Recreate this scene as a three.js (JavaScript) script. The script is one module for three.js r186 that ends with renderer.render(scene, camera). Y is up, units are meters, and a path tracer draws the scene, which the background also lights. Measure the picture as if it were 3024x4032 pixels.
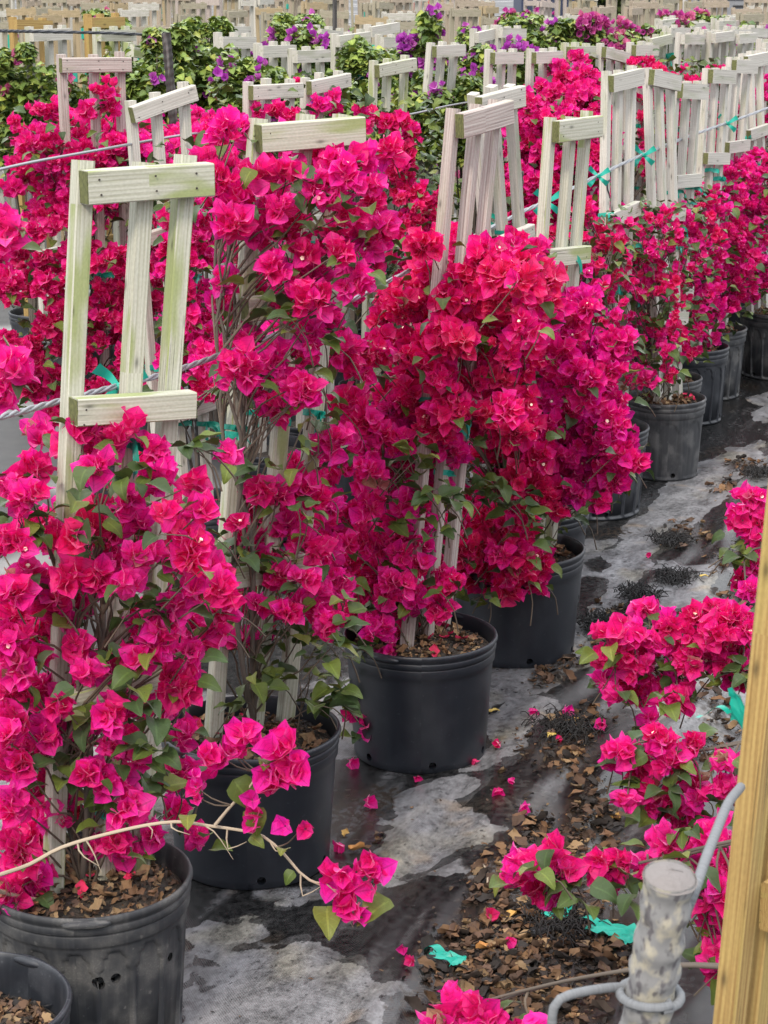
import * as THREE from 'three';
import { mergeGeometries, mergeVertices } from 'three/addons/utils/BufferGeometryUtils.js';
import { ImprovedNoise } from 'three/addons/math/ImprovedNoise.js';
import { Brush, Evaluator, SUBTRACTION } from 'three-bvh-csg';

// ------------------------------------------------------------------ camera, sky, sun, exposure
const scene = new THREE.Scene();
const camera = new THREE.PerspectiveCamera(27.765, 768 / 1024, 0.1, 300);
camera.position.set(0, 1.87, 0);
camera.rotation.set(THREE.MathUtils.degToRad(-15.297), 0, 0);
camera.focus = 4.7; camera.userData.fStop = 26;
const renderer = new THREE.WebGLRenderer({ antialias: true });
renderer.toneMapping = THREE.LinearToneMapping;
renderer.toneMappingExposure = 2.1;
renderer.shadowMap.enabled = true;
{ // bright overcast sky, brighter towards the zenith as a clouded sky is, with soft cloud mottling
  const W = 256, H = 128, d = new Float32Array(W * H * 4), nz = new ImprovedNoise();
  for (let y = 0; y < H; y++) for (let x = 0; x < W; x++) {
    const el = ((y + 0.5) / H - 0.5) * Math.PI, az = (x / W) * Math.PI * 2;
    const s = Math.sin(el), k = s > 0 ? (1 + 2 * s) / 3 : 0.33;
    const n = 1 + 0.12 * nz.noise(Math.cos(az) * 2, s * 3, Math.sin(az) * 2);
    const i = (y * W + x) * 4;
    d[i] = 1.5 * k * n; d[i + 1] = 1.54 * k * n; d[i + 2] = 1.62 * k * n; d[i + 3] = 1;
  }
  const t = new THREE.DataTexture(d, W, H, THREE.RGBAFormat, THREE.FloatType);
  t.mapping = THREE.EquirectangularReflectionMapping; t.magFilter = THREE.LinearFilter; t.needsUpdate = true;
  scene.background = t; scene.environment = t;
}
const sun = new THREE.DirectionalLight(0xfff1e0, 1.5);
sun.position.set(-3.5, 9, 3.5); sun.target.position.set(0, 0, -5);
sun.castShadow = true; sun.shadow.radius = 24; sun.shadow.mapSize.set(2048, 2048);
Object.assign(sun.shadow.camera, { left: -14, right: 14, top: 14, bottom: -14, near: 0.1, far: 60 });
scene.add(sun, sun.target);

// ------------------------------------------------------------------ helpers
function rng(seed) { let a = seed >>> 0; return () => { a = (a + 0x6D2B79F5) | 0; let t = Math.imul(a ^ (a >>> 15), 1 | a); t = (t + Math.imul(t ^ (t >>> 7), 61 | t)) ^ t; return ((t ^ (t >>> 14)) >>> 0) / 4294967296; }; }
const rnd = rng(20241), rr = (a, b, f = rnd) => a + (b - a) * f();
const V = (x, y, z) => new THREE.Vector3(x, y, z);
const noise = new ImprovedNoise();
const fbm = (x, y, z, o = 4) => { let s = 0, a = 0.5, f = 1; for (let i = 0; i < o; i++) { s += a * noise.noise(x * f, y * f, z * f + i * 7.1); a *= 0.5; f *= 2.03; } return s; };
const clamp = (x, a = 0, b = 1) => Math.min(b, Math.max(a, x));
const sst = (a, b, x) => { const t = clamp((x - a) / (b - a)); return t * t * (3 - 2 * t); };
const used = new Map();
function numbered(n) { const k = used.get(n) ?? 0; used.set(n, k + 1); return k ? `${n}_${String(k).padStart(3, '0')}` : n; }
function tag(o, label, category, group, kind) { o.userData.label = label; if (category) o.userData.category = category; if (group) o.userData.group = group; if (kind) o.userData.kind = kind; return o; }
function thing(name, label, category, pos = [0, 0, 0], group) { const g = new THREE.Group(); g.name = numbered(name); g.position.set(...pos); scene.add(g); return tag(g, label, category, group); }
function mesh(name, geo, mat, parent, pos) { const m = new THREE.Mesh(geo, mat); m.name = parent === scene ? numbered(name) : name; m.castShadow = m.receiveShadow = true; if (pos) m.position.set(...pos); parent.add(m); return m; }
function struct(name, geo, mat) { const m = mesh(name, geo, mat, scene); m.userData.kind = 'structure'; return m; }
function stuff(name, geo, mat, parent, items) { // items: {m: Matrix4, c?: Color}
  const im = new THREE.InstancedMesh(geo, mat, items.length); im.name = parent === scene ? numbered(name) : name;
  items.forEach((it, i) => { im.setMatrixAt(i, it.m); if (it.c) im.setColorAt(i, it.c); });
  im.castShadow = im.receiveShadow = true; im.userData.kind = 'stuff'; parent.add(im); return im;
}
function tex(w, h, fn, srgb = true) { // fn(x, y) -> [r, g, b] as linear 0..1 (colour maps) or raw 0..1
  const d = new Uint8Array(w * h * 4), e = (v) => { v = clamp(v); return srgb ? (v <= 0.0031308 ? v * 12.92 : 1.055 * Math.pow(v, 1 / 2.4) - 0.055) : v; };
  for (let y = 0; y < h; y++) for (let x = 0; x < w; x++) { const c = fn(x, y), i = (y * w + x) * 4; d[i] = e(c[0]) * 255; d[i + 1] = e(c[1]) * 255; d[i + 2] = e(c[2]) * 255; d[i + 3] = 255; }
  const t = new THREE.DataTexture(d, w, h); t.magFilter = t.minFilter = THREE.LinearFilter; t.wrapS = t.wrapT = THREE.RepeatWrapping; if (srgb) t.colorSpace = THREE.SRGBColorSpace; t.needsUpdate = true; return t;
}
const lin = (r, g, b) => new THREE.Color().setRGB(r, g, b);
function tube(pts, r0, r1, seg = 8, rad = 5) { // tapered tube through points
  const c = new THREE.CatmullRomCurve3(pts), f = c.computeFrenetFrames(seg, false), pos = [], uv = [], idx = [], len = c.getLength();
  for (let i = 0; i <= seg; i++) { const p = c.getPointAt(i / seg), r = r0 + (r1 - r0) * i / seg;
    for (let j = 0; j <= rad; j++) { const a = j / rad * Math.PI * 2, q = f.normals[i].clone().multiplyScalar(Math.cos(a) * r).addScaledVector(f.binormals[i], Math.sin(a) * r).add(p); pos.push(q.x, q.y, q.z); uv.push(j / rad * 6.28 * r0, i / seg * len); } }
  for (let i = 0; i < seg; i++) for (let j = 0; j < rad; j++) { const a = i * (rad + 1) + j, b = a + rad + 1; idx.push(a, a + 1, b, b, a + 1, b + 1); }
  const g = new THREE.BufferGeometry(); g.setAttribute('position', new THREE.Float32BufferAttribute(pos, 3)); g.setAttribute('uv', new THREE.Float32BufferAttribute(uv, 2)); g.setIndex(idx); g.computeVertexNormals(); return g;
}
function grid(nu, nv, fn) { // fn(u, v) -> [x, y, z]
  const pos = [], uv = [], idx = [];
  for (let i = 0; i <= nu; i++) for (let j = 0; j <= nv; j++) { pos.push(...fn(i / nu, j / nv)); uv.push(j / nv, i / nu); }
  for (let i = 0; i < nu; i++) for (let j = 0; j < nv; j++) { const a = i * (nv + 1) + j, b = a + nv + 1; idx.push(a, b, a + 1, b, b + 1, a + 1); }
  const g = new THREE.BufferGeometry(); g.setAttribute('position', new THREE.Float32BufferAttribute(pos, 3)); g.setAttribute('uv', new THREE.Float32BufferAttribute(uv, 2)); g.setIndex(idx); g.computeVertexNormals(); return g;
}

// ------------------------------------------------------------------ layout, in metres, read off the photograph
const D = {"pots":[["p0",-0.666,-2.959,0.34,0.26,"old"],["p1",-0.52,-3.341,0.366,0.3,"ribbed"],["p2",-0.279,-4.049,0.378,0.3,"smooth"],["p3",0.086,-4.659,0.366,0.3,"smooth"],["p4",0.362,-5.388,0.365,0.3,"smooth"],["p4b",0.427,-5.848,0.35,0.29,"smooth"],["p5",0.72,-6.86,0.36,0.3,"fluted"],["p6",1.02,-7.37,0.3,0.29,"dusty"],["p6b",1.068,-7.788,0.3,0.28,"dusty"],["p7",1.242,-8.268,0.31,0.31,"fluted"],["p8",1.385,-8.746,0.33,0.3,"ribbed"],["p9",1.761,-9.178,0.34,0.3,"ribbed"]],
  "trellises":[["t1",-0.5,0.22,-3.341,-0.396,1.512,-3.5,0.58,0.235,"g",-0.0],["t2",-0.279,0.22,-4.049,-0.148,1.528,-4.25,0.51,0.235,"g",0.03],["t4a",0.106,0.22,-4.659,0.231,1.515,-4.8,0.98,0.22,"p",0.08],["t4b",0.447,0.22,-5.848,0.305,1.503,-5.5,0.98,0.22,"w",0.08],["t5",0.422,0.22,-5.388,0.508,1.433,-5.5,0.94,0.22,"g",0.0],["t6",0.8,0.22,-6.86,0.815,1.46,-7.1,0.98,0.22,"w",0.06],["t7",1.07,0.22,-7.37,0.999,1.435,-7.5,0.98,0.22,"w",-0.15],["t8",1.108,0.22,-7.788,1.144,1.376,-7.8,0.98,0.22,"w",-0.08],["t9",1.292,0.22,-8.268,1.361,1.387,-8.5,0.98,0.22,"w",-0.07],["t10",1.435,0.22,-8.746,1.536,1.399,-9.0,0.98,0.22,"w",-0.06],["t11",1.711,0.22,-9.178,1.669,1.399,-9.5,0.98,0.22,"w",0.04],["b1",-0.899,0.2,-6.6,-0.899,1.537,-6.6,0.56,0.235,"p",-0.02],["b2",-0.557,0.2,-5.9,-0.617,1.469,-5.9,0.7,0.22,"w",0.24],["b3",-0.377,0.2,-6.6,-0.337,1.456,-6.6,0.83,0.22,"w",-0.01],["b4",-0.222,0.2,-7.0,-0.182,1.454,-7.0,0.96,0.22,"w",0.07],["b5",-0.007,0.2,-7.6,0.043,1.473,-7.6,0.91,0.22,"g",0.07],["b6",0.144,0.2,-8.6,0.264,1.484,-8.6,0.98,0.22,"w",-0.01],["b7",0.443,0.2,-8.3,0.483,1.471,-8.3,0.98,0.22,"w",-0.04],["b8",0.644,0.2,-8.6,0.664,1.459,-8.6,0.98,0.22,"w",-0.02],["b9",0.799,0.2,-8.9,0.829,1.466,-8.9,0.98,0.22,"g",-0.03],["b10",0.966,0.2,-9.1,0.996,1.442,-9.1,0.98,0.22,"w",-0.16],["b11",1.107,0.2,-9.3,1.147,1.453,-9.3,0.98,0.22,"w",-0.04],["c1",-1.347,0.2,-8.6,-1.347,1.548,-8.6,0.93,0.22,"w",0.0],["c2",-1.518,0.2,-9.2,-1.518,1.563,-9.2,0.97,0.22,"y",-0.05],["c3",-1.225,0.2,-9.4,-1.225,1.568,-9.4,0.98,0.22,"y",-0.01],["c4",-0.941,0.2,-8.0,-0.881,1.503,-8.0,0.98,0.22,"g",-0.14],["c5",-0.593,0.2,-8.6,-0.593,1.517,-8.6,0.98,0.22,"w",-0.04],["c6",-0.421,0.2,-8.4,-0.421,1.492,-8.4,0.98,0.22,"w",-0.02],["c7",-0.249,0.2,-8.2,-0.279,1.483,-8.2,0.98,0.22,"w",-0.02],["c8",-0.129,0.2,-8.9,-0.129,1.517,-8.9,0.95,0.22,"w",0.05],["c9",0.051,0.2,-9.6,0.051,1.474,-9.6,0.98,0.22,"w",-0.04],["c10",0.001,0.2,-9.8,0.001,1.522,-9.8,0.95,0.22,"w",0.07],["c11",-0.69,0.2,-9.8,-0.69,1.514,-9.8,0.98,0.22,"w",-0.03],["c12",-0.229,0.2,-9.6,-0.229,1.503,-9.6,0.98,0.22,"w",-0.11],["c13",-1.14,0.2,-8.9,-1.12,1.533,-8.9,0.98,0.22,"g",-0.03],["c14",-0.417,0.2,-9.6,-0.417,1.504,-9.6,0.96,0.22,"w",0.09],["c15",0.484,0.2,-9.8,0.484,1.499,-9.8,0.98,0.22,"w",0.09],["c16",0.599,0.2,-9.9,0.599,1.502,-9.9,0.98,0.22,"w",-0.05],["c17",0.851,0.2,-10.2,0.851,1.471,-10.2,0.98,0.22,"g",-0.03],["c18",1.411,0.2,-10.6,1.471,1.478,-10.6,0.98,0.22,"w",-0.03],["c19",1.433,0.2,-10.2,1.483,1.461,-10.2,0.98,0.22,"w",-0.04],["c20",1.572,0.2,-10.4,1.602,1.468,-10.4,0.98,0.22,"w",-0.12],["c21",1.631,0.2,-10.4,1.661,1.465,-10.4,0.98,0.22,"w",0.02],["c22",1.757,0.2,-10.8,1.807,1.462,-10.8,0.98,0.22,"w",-0.03],["c23",1.751,0.2,-10.6,1.811,1.45,-10.6,0.98,0.22,"w",-0.0],["c24",1.883,0.2,-11.0,1.933,1.461,-11.0,0.98,0.22,"w",-0.06],["c25",1.71,0.2,-9.8,1.75,1.391,-9.8,0.98,0.22,"w",0.08],["c26",1.304,0.2,-10.4,1.354,1.444,-10.4,0.98,0.22,"g",0.07],["c27",1.66,0.2,-11.4,1.69,1.475,-11.4,0.98,0.22,"w",-0.01],["c28",1.554,0.2,-11.8,1.584,1.479,-11.8,0.98,0.22,"w",0.02],["c29",1.834,0.2,-11.6,1.864,1.478,-11.6,0.98,0.22,"w",-0.01],["c30",1.805,0.2,-10.0,1.835,1.435,-10.0,0.98,0.22,"w",-0.02]],
  "clusters":{"p1":[[-0.476,1.063,-3.431,0.049,0],[-0.511,1.085,-3.407,0.031,0],[-0.437,1.08,-3.409,0.03,0],[-0.545,1.04,-3.464,0.027,0],[-0.395,1.048,-3.442,0.027,0],[-0.593,1.016,-3.413,0.035,0],[-0.624,0.999,-3.381,0.023,0],[-0.584,0.997,-3.302,0.037,0],[-0.43,0.97,-3.388,0.031,0],[-0.463,1.065,-3.22,0.028,0],[-0.38,1.007,-3.402,0.034,0],[-0.318,0.99,-3.407,0.026,0],[-0.468,0.862,-3.41,0.041,0],[-0.391,0.915,-3.231,0.029,0],[-0.338,0.901,-3.388,0.037,1],[-0.312,0.921,-3.231,0.04,1],[-0.349,0.981,-3.209,0.028,1],[-0.463,0.869,-3.277,0.034,0],[-0.413,0.865,-3.214,0.027,0],[-0.263,0.859,-3.208,0.032,0],[-0.268,0.775,-3.368,0.035,0],[-0.284,0.731,-3.4,0.023,0],[-0.418,0.74,-3.424,0.033,0],[-0.38,0.737,-3.295,0.034,0],[-0.41,0.723,-3.277,0.026,0],[-0.366,0.65,-3.366,0.03,0],[-0.342,0.657,-3.325,0.035,0],[-0.529,0.723,-3.325,0.03,0],[-0.609,0.705,-3.426,0.048,0],[-0.645,0.745,-3.435,0.052,0],[-0.617,0.768,-3.237,0.041,0],[-0.607,0.716,-3.251,0.033,0],[-0.626,0.665,-3.301,0.035,0],[-0.581,0.61,-3.429,0.031,0],[-0.53,0.664,-3.211,0.021,0],[-0.62,0.627,-3.259,0.031,0],[-0.451,0.644,-3.214,0.035,0],[-0.426,0.608,-3.355,0.026,0],[-0.459,0.573,-3.254,0.027,0],[-0.409,0.549,-3.26,0.019,0],[-0.47,0.519,-3.234,0.037,0],[-0.493,0.54,-3.213,0.027,0],[-0.579,0.414,-3.358,0.036,0],[-0.427,0.474,-3.22,0.035,0],[-0.452,0.416,-3.218,0.027,0],[-0.505,0.336,-3.365,0.03,0],[-0.406,0.348,-3.397,0.026,0],[-0.454,0.314,-3.404,0.025,0],[-0.609,0.407,-3.201,0.038,0],[-0.679,0.267,-3.428,0.034,0],[-0.616,0.304,-3.312,0.043,0],[-0.623,0.231,-3.383,0.032,0],[-0.64,0.311,-3.242,0.037,0],[-0.662,0.215,-3.339,0.021,0],[-0.601,0.557,-3.22,0.029,0],[-0.649,0.503,-3.322,0.03,0],[-0.618,0.437,-3.409,0.036,0],[-0.619,0.486,-3.212,0.033,0],[-0.604,0.936,-3.251,0.036,0],[-0.554,0.916,-3.336,0.027,1],[-0.5,0.944,-3.237,0.023,1],[-0.599,0.851,-3.331,0.037,0],[-0.613,0.848,-3.235,0.044,0],[-0.562,0.81,-3.331,0.039,0],[-0.518,0.871,-3.265,0.03,0],[-0.492,0.929,-3.37,0.028,1],[-0.458,0.911,-3.405,0.028,1],[-0.627,0.602,-3.203,0.032,0],[-0.58,0.585,-3.29,0.036,0],[-0.52,0.558,-3.359,0.027,0],[-0.464,0.637,-3.375,0.024,0],[-0.489,0.705,-3.232,0.028,0],[-0.293,0.985,-3.251,0.022,0],[-0.286,0.876,-3.273,0.025,1],[-0.312,0.849,-3.258,0.027,0],[-0.345,0.821,-3.271,0.025,0],[-0.321,0.722,-3.323,0.022,0],[-0.369,0.78,-3.274,0.028,0]],
  "p0":[[-0.517,1.305,-2.807,0.036,0],[-0.558,1.276,-2.85,0.041,0],[-0.534,1.262,-2.854,0.024,0],[-0.522,1.505,-2.839,0.018,0],[-0.514,1.485,-2.822,0.021,0],[-0.52,1.437,-2.824,0.019,0],[-0.541,1.453,-2.843,0.027,0]],
  "p2":[[-0.3,1.535,-4.008,0.042,0],[-0.315,1.444,-4.004,0.034,0],[-0.283,1.395,-4.047,0.052,0],[-0.292,1.364,-3.972,0.045,0],[-0.258,1.43,-4.092,0.042,0],[-0.2,1.382,-4.006,0.032,0],[-0.252,1.324,-4.106,0.046,0],[-0.125,1.414,-4.038,0.044,0],[-0.111,1.42,-4.192,0.04,0],[-0.085,1.467,-4.077,0.029,0],[-0.05,1.458,-4.122,0.038,0],[-0.075,1.448,-4.023,0.037,0],[-0.035,1.422,-4.038,0.037,0],[-0.028,1.377,-4.195,0.032,0],[-0.242,1.445,-4.058,0.027,0],[-0.197,1.452,-4.048,0.025,0],[-0.178,1.424,-4.228,0.029,0],[-0.36,1.452,-4.177,0.028,0],[-0.35,1.376,-4.203,0.028,0],[-0.102,1.313,-4.189,0.039,0],[-0.047,1.312,-4.23,0.039,0],[-0.027,1.301,-4.134,0.037,0],[-0.063,1.365,-4.075,0.038,0],[-0.214,1.273,-3.987,0.036,0],[-0.185,1.229,-4.126,0.032,0],[-0.143,1.234,-4.125,0.04,0],[-0.117,1.219,-4.007,0.032,0],[-0.289,1.251,-4.23,0.036,0],[-0.299,1.158,-4.213,0.043,0],[-0.191,1.174,-4.145,0.044,0],[-0.143,1.208,-3.972,0.042,0],[-0.125,1.145,-4.123,0.045,0],[-0.137,1.133,-4.06,0.04,0],[-0.34,1.17,-4.2,0.036,0],[-0.321,1.226,-4.082,0.038,0],[-0.279,1.076,-3.969,0.049,0],[-0.281,1.089,-4.142,0.039,0],[-0.245,1.022,-4.24,0.043,0],[-0.213,1.068,-4.082,0.033,0],[-0.2,1.015,-4.201,0.04,0],[-0.159,1.04,-3.99,0.038,0],[-0.158,1.07,-4.119,0.04,0],[-0.241,0.98,-4.158,0.035,0],[-0.203,0.962,-4.134,0.043,0],[-0.15,1.018,-3.984,0.041,0],[-0.275,0.992,-4.167,0.039,0],[-0.064,1.269,-4.101,0.042,0],[-0.027,1.252,-4.151,0.036,0],[-0.173,1.342,-4.102,0.042,0],[-0.228,1.378,-4.106,0.034,0],[-0.154,1.292,-4.066,0.032,0],[-0.009,1.316,-4.158,0.037,0],[-0.054,1.237,-4.008,0.039,0],[0.0,1.343,-4.091,0.023,0],[-0.08,1.305,-3.978,0.033,0],[-0.1,0.881,-4.171,0.046,0],[-0.13,0.87,-4.197,0.036,0],[-0.158,0.795,-4.158,0.044,0],[-0.218,0.799,-4.107,0.039,0],[-0.244,0.798,-4.071,0.039,0],[-0.282,0.727,-4.207,0.031,0],[-0.202,0.711,-4.156,0.042,0],[-0.173,0.684,-4.146,0.039,0],[-0.133,0.67,-4.092,0.027,0],[-0.25,0.646,-4.139,0.032,0],[-0.223,0.625,-4.075,0.035,0],[-0.234,0.509,-4.169,0.029,0],[-0.191,0.57,-3.983,0.037,0],[-0.158,0.551,-4.087,0.043,0],[-0.113,0.538,-4.022,0.032,0],[-0.128,0.584,-4.079,0.028,0],[-0.292,0.484,-4.063,0.031,0],[-0.366,0.51,-3.985,0.024,0],[-0.408,0.492,-4.13,0.028,0],[-0.224,0.63,-4.185,0.032,0],[-0.159,0.634,-4.008,0.026,0],[-0.297,0.751,-4.006,0.024,0],[-0.316,0.67,-4.119,0.03,0],[-0.254,0.58,-4.021,0.025,0],[-0.284,0.575,-4.2,0.031,0]],
  "p3":[[-0.122,0.629,-4.608,0.042,0],[-0.086,0.582,-4.661,0.041,0],[-0.058,0.554,-4.599,0.038,0],[-0.033,0.439,-4.724,0.048,0],[-0.036,0.641,-4.543,0.043,0],[-0.052,0.832,-4.581,0.05,0],[-0.041,0.771,-4.567,0.04,0],[-0.031,0.728,-4.5,0.047,0],[-0.071,0.379,-4.728,0.049,0],[-0.066,0.335,-4.687,0.051,0],[-0.021,0.359,-4.511,0.044,0],[-0.093,0.464,-4.708,0.042,0],[-0.094,0.564,-4.52,0.035,0],[0.027,0.781,-4.593,0.047,3],[0.033,0.711,-4.701,0.046,3],[0.098,0.799,-4.73,0.045,3],[0.15,0.768,-4.649,0.045,3],[0.174,0.716,-4.726,0.038,3],[0.064,0.642,-4.562,0.047,0],[0.082,0.574,-4.708,0.049,0],[0.022,0.581,-4.665,0.042,0],[0.033,0.542,-4.623,0.042,0],[0.082,0.529,-4.65,0.049,0],[0.027,0.518,-4.573,0.035,0],[0.081,0.485,-4.588,0.036,0],[0.027,0.467,-4.521,0.042,0],[0.07,0.406,-4.591,0.048,0],[0.109,0.4,-4.608,0.04,0],[0.124,0.388,-4.56,0.034,0],[0.034,0.334,-4.708,0.044,0],[0.017,0.312,-4.651,0.036,0],[0.036,0.28,-4.697,0.04,0],[0.011,0.27,-4.583,0.039,0],[0.161,0.449,-4.58,0.036,0],[0.133,0.431,-4.71,0.037,0],[0.001,0.652,-4.683,0.049,0],[-0.021,0.522,-4.625,0.048,0],[0.001,0.422,-4.549,0.04,0],[-0.093,0.876,-4.566,0.032,0],[-0.064,0.857,-4.704,0.033,0],[-0.01,0.81,-4.577,0.048,0],[0.055,0.656,-4.712,0.036,0],[-0.105,0.733,-4.58,0.043,0],[0.022,0.835,-4.706,0.04,0],[-0.118,0.559,-4.655,0.034,0],[-0.033,0.155,-4.66,0.041,0],[0.001,0.133,-4.656,0.041,0],[0.057,0.09,-4.707,0.032,0],[-0.032,0.102,-4.585,0.043,0],[0.012,0.058,-4.636,0.036,0],[-0.065,0.125,-4.616,0.036,0]],
  "p4":[[0.231,1.18,-4.677,0.054,1],[0.266,1.193,-4.733,0.05,1],[0.305,1.144,-4.849,0.042,1],[0.338,1.144,-4.847,0.04,1],[0.365,1.144,-4.706,0.047,1],[0.18,1.197,-4.86,0.047,1],[0.098,1.231,-4.575,0.045,1],[0.075,1.209,-4.723,0.033,1],[0.109,1.125,-4.828,0.043,1],[0.066,1.085,-4.809,0.043,1],[0.049,1.059,-4.737,0.045,1],[0.082,1.057,-4.811,0.048,1],[0.033,1.073,-4.771,0.036,1],[0.017,0.971,-4.768,0.043,1],[0.043,0.983,-4.706,0.043,1],[0.052,0.984,-4.564,0.036,1],[-0.031,0.983,-4.56,0.04,1],[-0.01,0.999,-4.644,0.044,1],[-0.051,0.952,-4.557,0.037,1],[0.132,1.042,-4.646,0.041,1],[0.178,1.096,-4.644,0.047,1],[0.126,0.981,-4.808,0.047,1],[0.144,0.939,-4.852,0.04,1],[0.176,0.903,-4.835,0.04,1],[0.171,1.013,-4.548,0.044,1],[0.215,1.109,-4.76,0.051,1],[0.227,1.042,-4.769,0.051,1],[0.251,1.098,-4.63,0.054,1],[0.302,1.083,-4.783,0.045,1],[0.308,1.151,-4.559,0.047,1],[0.268,1.018,-4.722,0.054,1],[0.237,0.954,-4.858,0.06,1],[0.272,0.985,-4.611,0.042,1],[0.232,0.907,-4.846,0.047,1],[0.304,1.055,-4.543,0.046,1],[0.343,1.078,-4.748,0.043,1],[0.361,1.03,-4.837,0.038,1],[0.326,0.984,-4.703,0.048,1],[0.342,0.918,-4.843,0.05,1],[0.303,0.906,-4.844,0.041,1],[0.249,0.851,-4.841,0.047,1],[0.205,0.885,-4.73,0.04,1],[0.304,0.851,-4.844,0.046,1],[0.281,0.87,-4.549,0.039,1],[0.317,0.849,-4.697,0.039,1],[0.059,0.861,-4.69,0.042,1],[0.098,0.857,-4.76,0.038,1],[0.076,0.834,-4.687,0.038,1],[0.139,0.833,-4.669,0.048,1],[0.33,0.773,-4.791,0.056,1],[0.302,0.77,-4.687,0.04,1],[0.179,1.142,-4.677,0.042,1],[0.137,1.103,-4.66,0.04,1],[0.247,1.159,-4.568,0.05,1],[0.192,1.029,-4.716,0.044,1],[0.303,1.038,-4.788,0.052,1],[0.272,0.889,-4.76,0.038,1],[0.233,0.834,-4.613,0.037,1],[0.273,0.778,-4.76,0.048,1],[0.278,0.618,-5.244,0.047,1],[0.314,0.59,-5.243,0.045,1],[0.381,0.634,-5.085,0.05,1],[0.388,0.513,-5.25,0.049,1],[0.426,0.481,-5.255,0.057,1],[0.384,0.486,-5.178,0.044,1],[0.461,0.485,-5.238,0.04,1],[0.438,0.466,-5.17,0.04,1],[0.266,0.456,-5.092,0.051,1],[0.306,0.447,-5.061,0.053,1],[0.249,0.391,-5.086,0.056,1],[0.193,0.401,-5.009,0.05,1],[0.29,0.408,-4.964,0.048,1],[0.33,0.39,-5.046,0.05,1],[0.351,0.358,-5.01,0.048,1],[0.404,0.273,-5.228,0.047,1],[0.397,0.242,-5.216,0.036,1],[0.319,0.339,-5.054,0.044,1],[0.295,0.247,-5.25,0.051,1],[0.317,0.265,-5.092,0.044,1],[0.178,0.278,-5.254,0.042,1],[0.235,0.333,-5.156,0.043,1],[0.321,0.59,-4.966,0.051,1],[0.133,0.394,-5.196,0.042,1],[0.216,0.418,-5.154,0.04,1],[0.305,0.488,-5.266,0.039,1],[0.361,0.472,-5.005,0.043,1]],
  "p4b":[[0.464,0.873,-5.39,0.057,3],[0.503,0.939,-5.365,0.049,3],[0.472,0.9,-5.277,0.046,3],[0.44,0.867,-5.166,0.053,3],[0.423,0.855,-5.319,0.043,3],[0.444,0.797,-5.272,0.059,3],[0.47,0.741,-5.279,0.047,3],[0.484,0.828,-5.12,0.05,3],[0.524,0.819,-5.11,0.042,3],[0.59,0.743,-5.387,0.045,3],[0.604,0.715,-5.286,0.048,3],[0.519,0.772,-5.107,0.04,3],[0.384,0.677,-5.235,0.041,3],[0.407,0.68,-5.138,0.052,3],[0.466,0.639,-5.351,0.052,3],[0.522,0.632,-5.356,0.05,3],[0.548,0.624,-5.306,0.055,3],[0.584,0.584,-5.343,0.058,3],[0.644,0.604,-5.341,0.04,3],[0.629,0.6,-5.151,0.049,3],[0.607,0.589,-5.222,0.053,3],[0.545,0.545,-5.374,0.053,3],[0.578,0.51,-5.263,0.053,3],[0.533,0.49,-5.366,0.047,3],[0.559,0.473,-5.19,0.032,3],[0.482,0.53,-5.356,0.061,3],[0.447,0.547,-5.316,0.053,3],[0.583,0.705,-5.144,0.045,3],[0.413,0.746,-5.164,0.049,3],[0.408,0.742,-5.417,0.048,3],[0.479,0.707,-5.232,0.048,3],[0.499,0.606,-5.295,0.048,3],[0.611,0.514,-5.411,0.047,3],[0.558,0.68,-5.297,0.046,3],[0.434,0.998,-5.195,0.042,3],[0.399,0.959,-5.106,0.04,3],[0.415,1.072,-5.124,0.038,3],[0.494,0.491,-5.206,0.046,3]],
  "p5":[[0.639,1.066,-6.664,0.039,1],[0.497,0.99,-6.73,0.037,1],[0.544,0.971,-6.753,0.038,1],[0.757,0.892,-6.895,0.043,1],[0.715,0.964,-6.806,0.035,1],[0.677,0.787,-6.677,0.043,1],[0.738,0.756,-6.822,0.043,1],[0.784,0.801,-6.832,0.049,1],[0.773,0.634,-6.897,0.05,1],[0.666,1.037,-6.706,0.042,1],[0.631,0.957,-6.633,0.044,1],[0.624,0.714,-6.652,0.054,0],[0.837,0.201,-6.724,0.04,1],[0.83,0.51,-6.755,0.034,1],[0.889,0.46,-6.843,0.038,1],[0.782,0.558,-6.746,0.038,1],[0.638,0.793,-6.919,0.039,1],[0.801,0.864,-6.863,0.039,1],[0.685,0.883,-6.632,0.04,1]],
  "p6":[[0.906,0.739,-7.124,0.05,1],[0.917,0.753,-7.285,0.038,1],[0.854,0.694,-7.143,0.044,1],[0.945,0.586,-7.2,0.045,1],[1.003,0.51,-7.252,0.051,1],[1.049,0.547,-7.234,0.04,1],[0.882,0.421,-7.033,0.043,1],[0.924,0.42,-7.118,0.038,1],[0.859,0.377,-7.248,0.039,1]],
  "p7":[[1.226,0.571,-8.067,0.054,0],[1.278,0.557,-7.983,0.067,0],[1.318,0.481,-8.107,0.059,0],[1.211,0.54,-8.077,0.053,0],[1.173,0.567,-8.138,0.062,0],[1.257,0.451,-8.057,0.048,0],[1.249,0.599,-8.169,0.054,0],[1.318,0.346,-8.189,0.032,0],[1.187,0.833,-8.057,0.048,0],[1.262,0.746,-8.169,0.043,0]],
  "p8":[[1.419,0.524,-8.645,0.056,0],[1.477,0.45,-8.623,0.053,0],[1.545,0.48,-8.689,0.048,0],[1.482,0.538,-8.562,0.055,0],[1.454,0.416,-8.59,0.044,0],[1.423,0.614,-8.57,0.052,0]],
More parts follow.
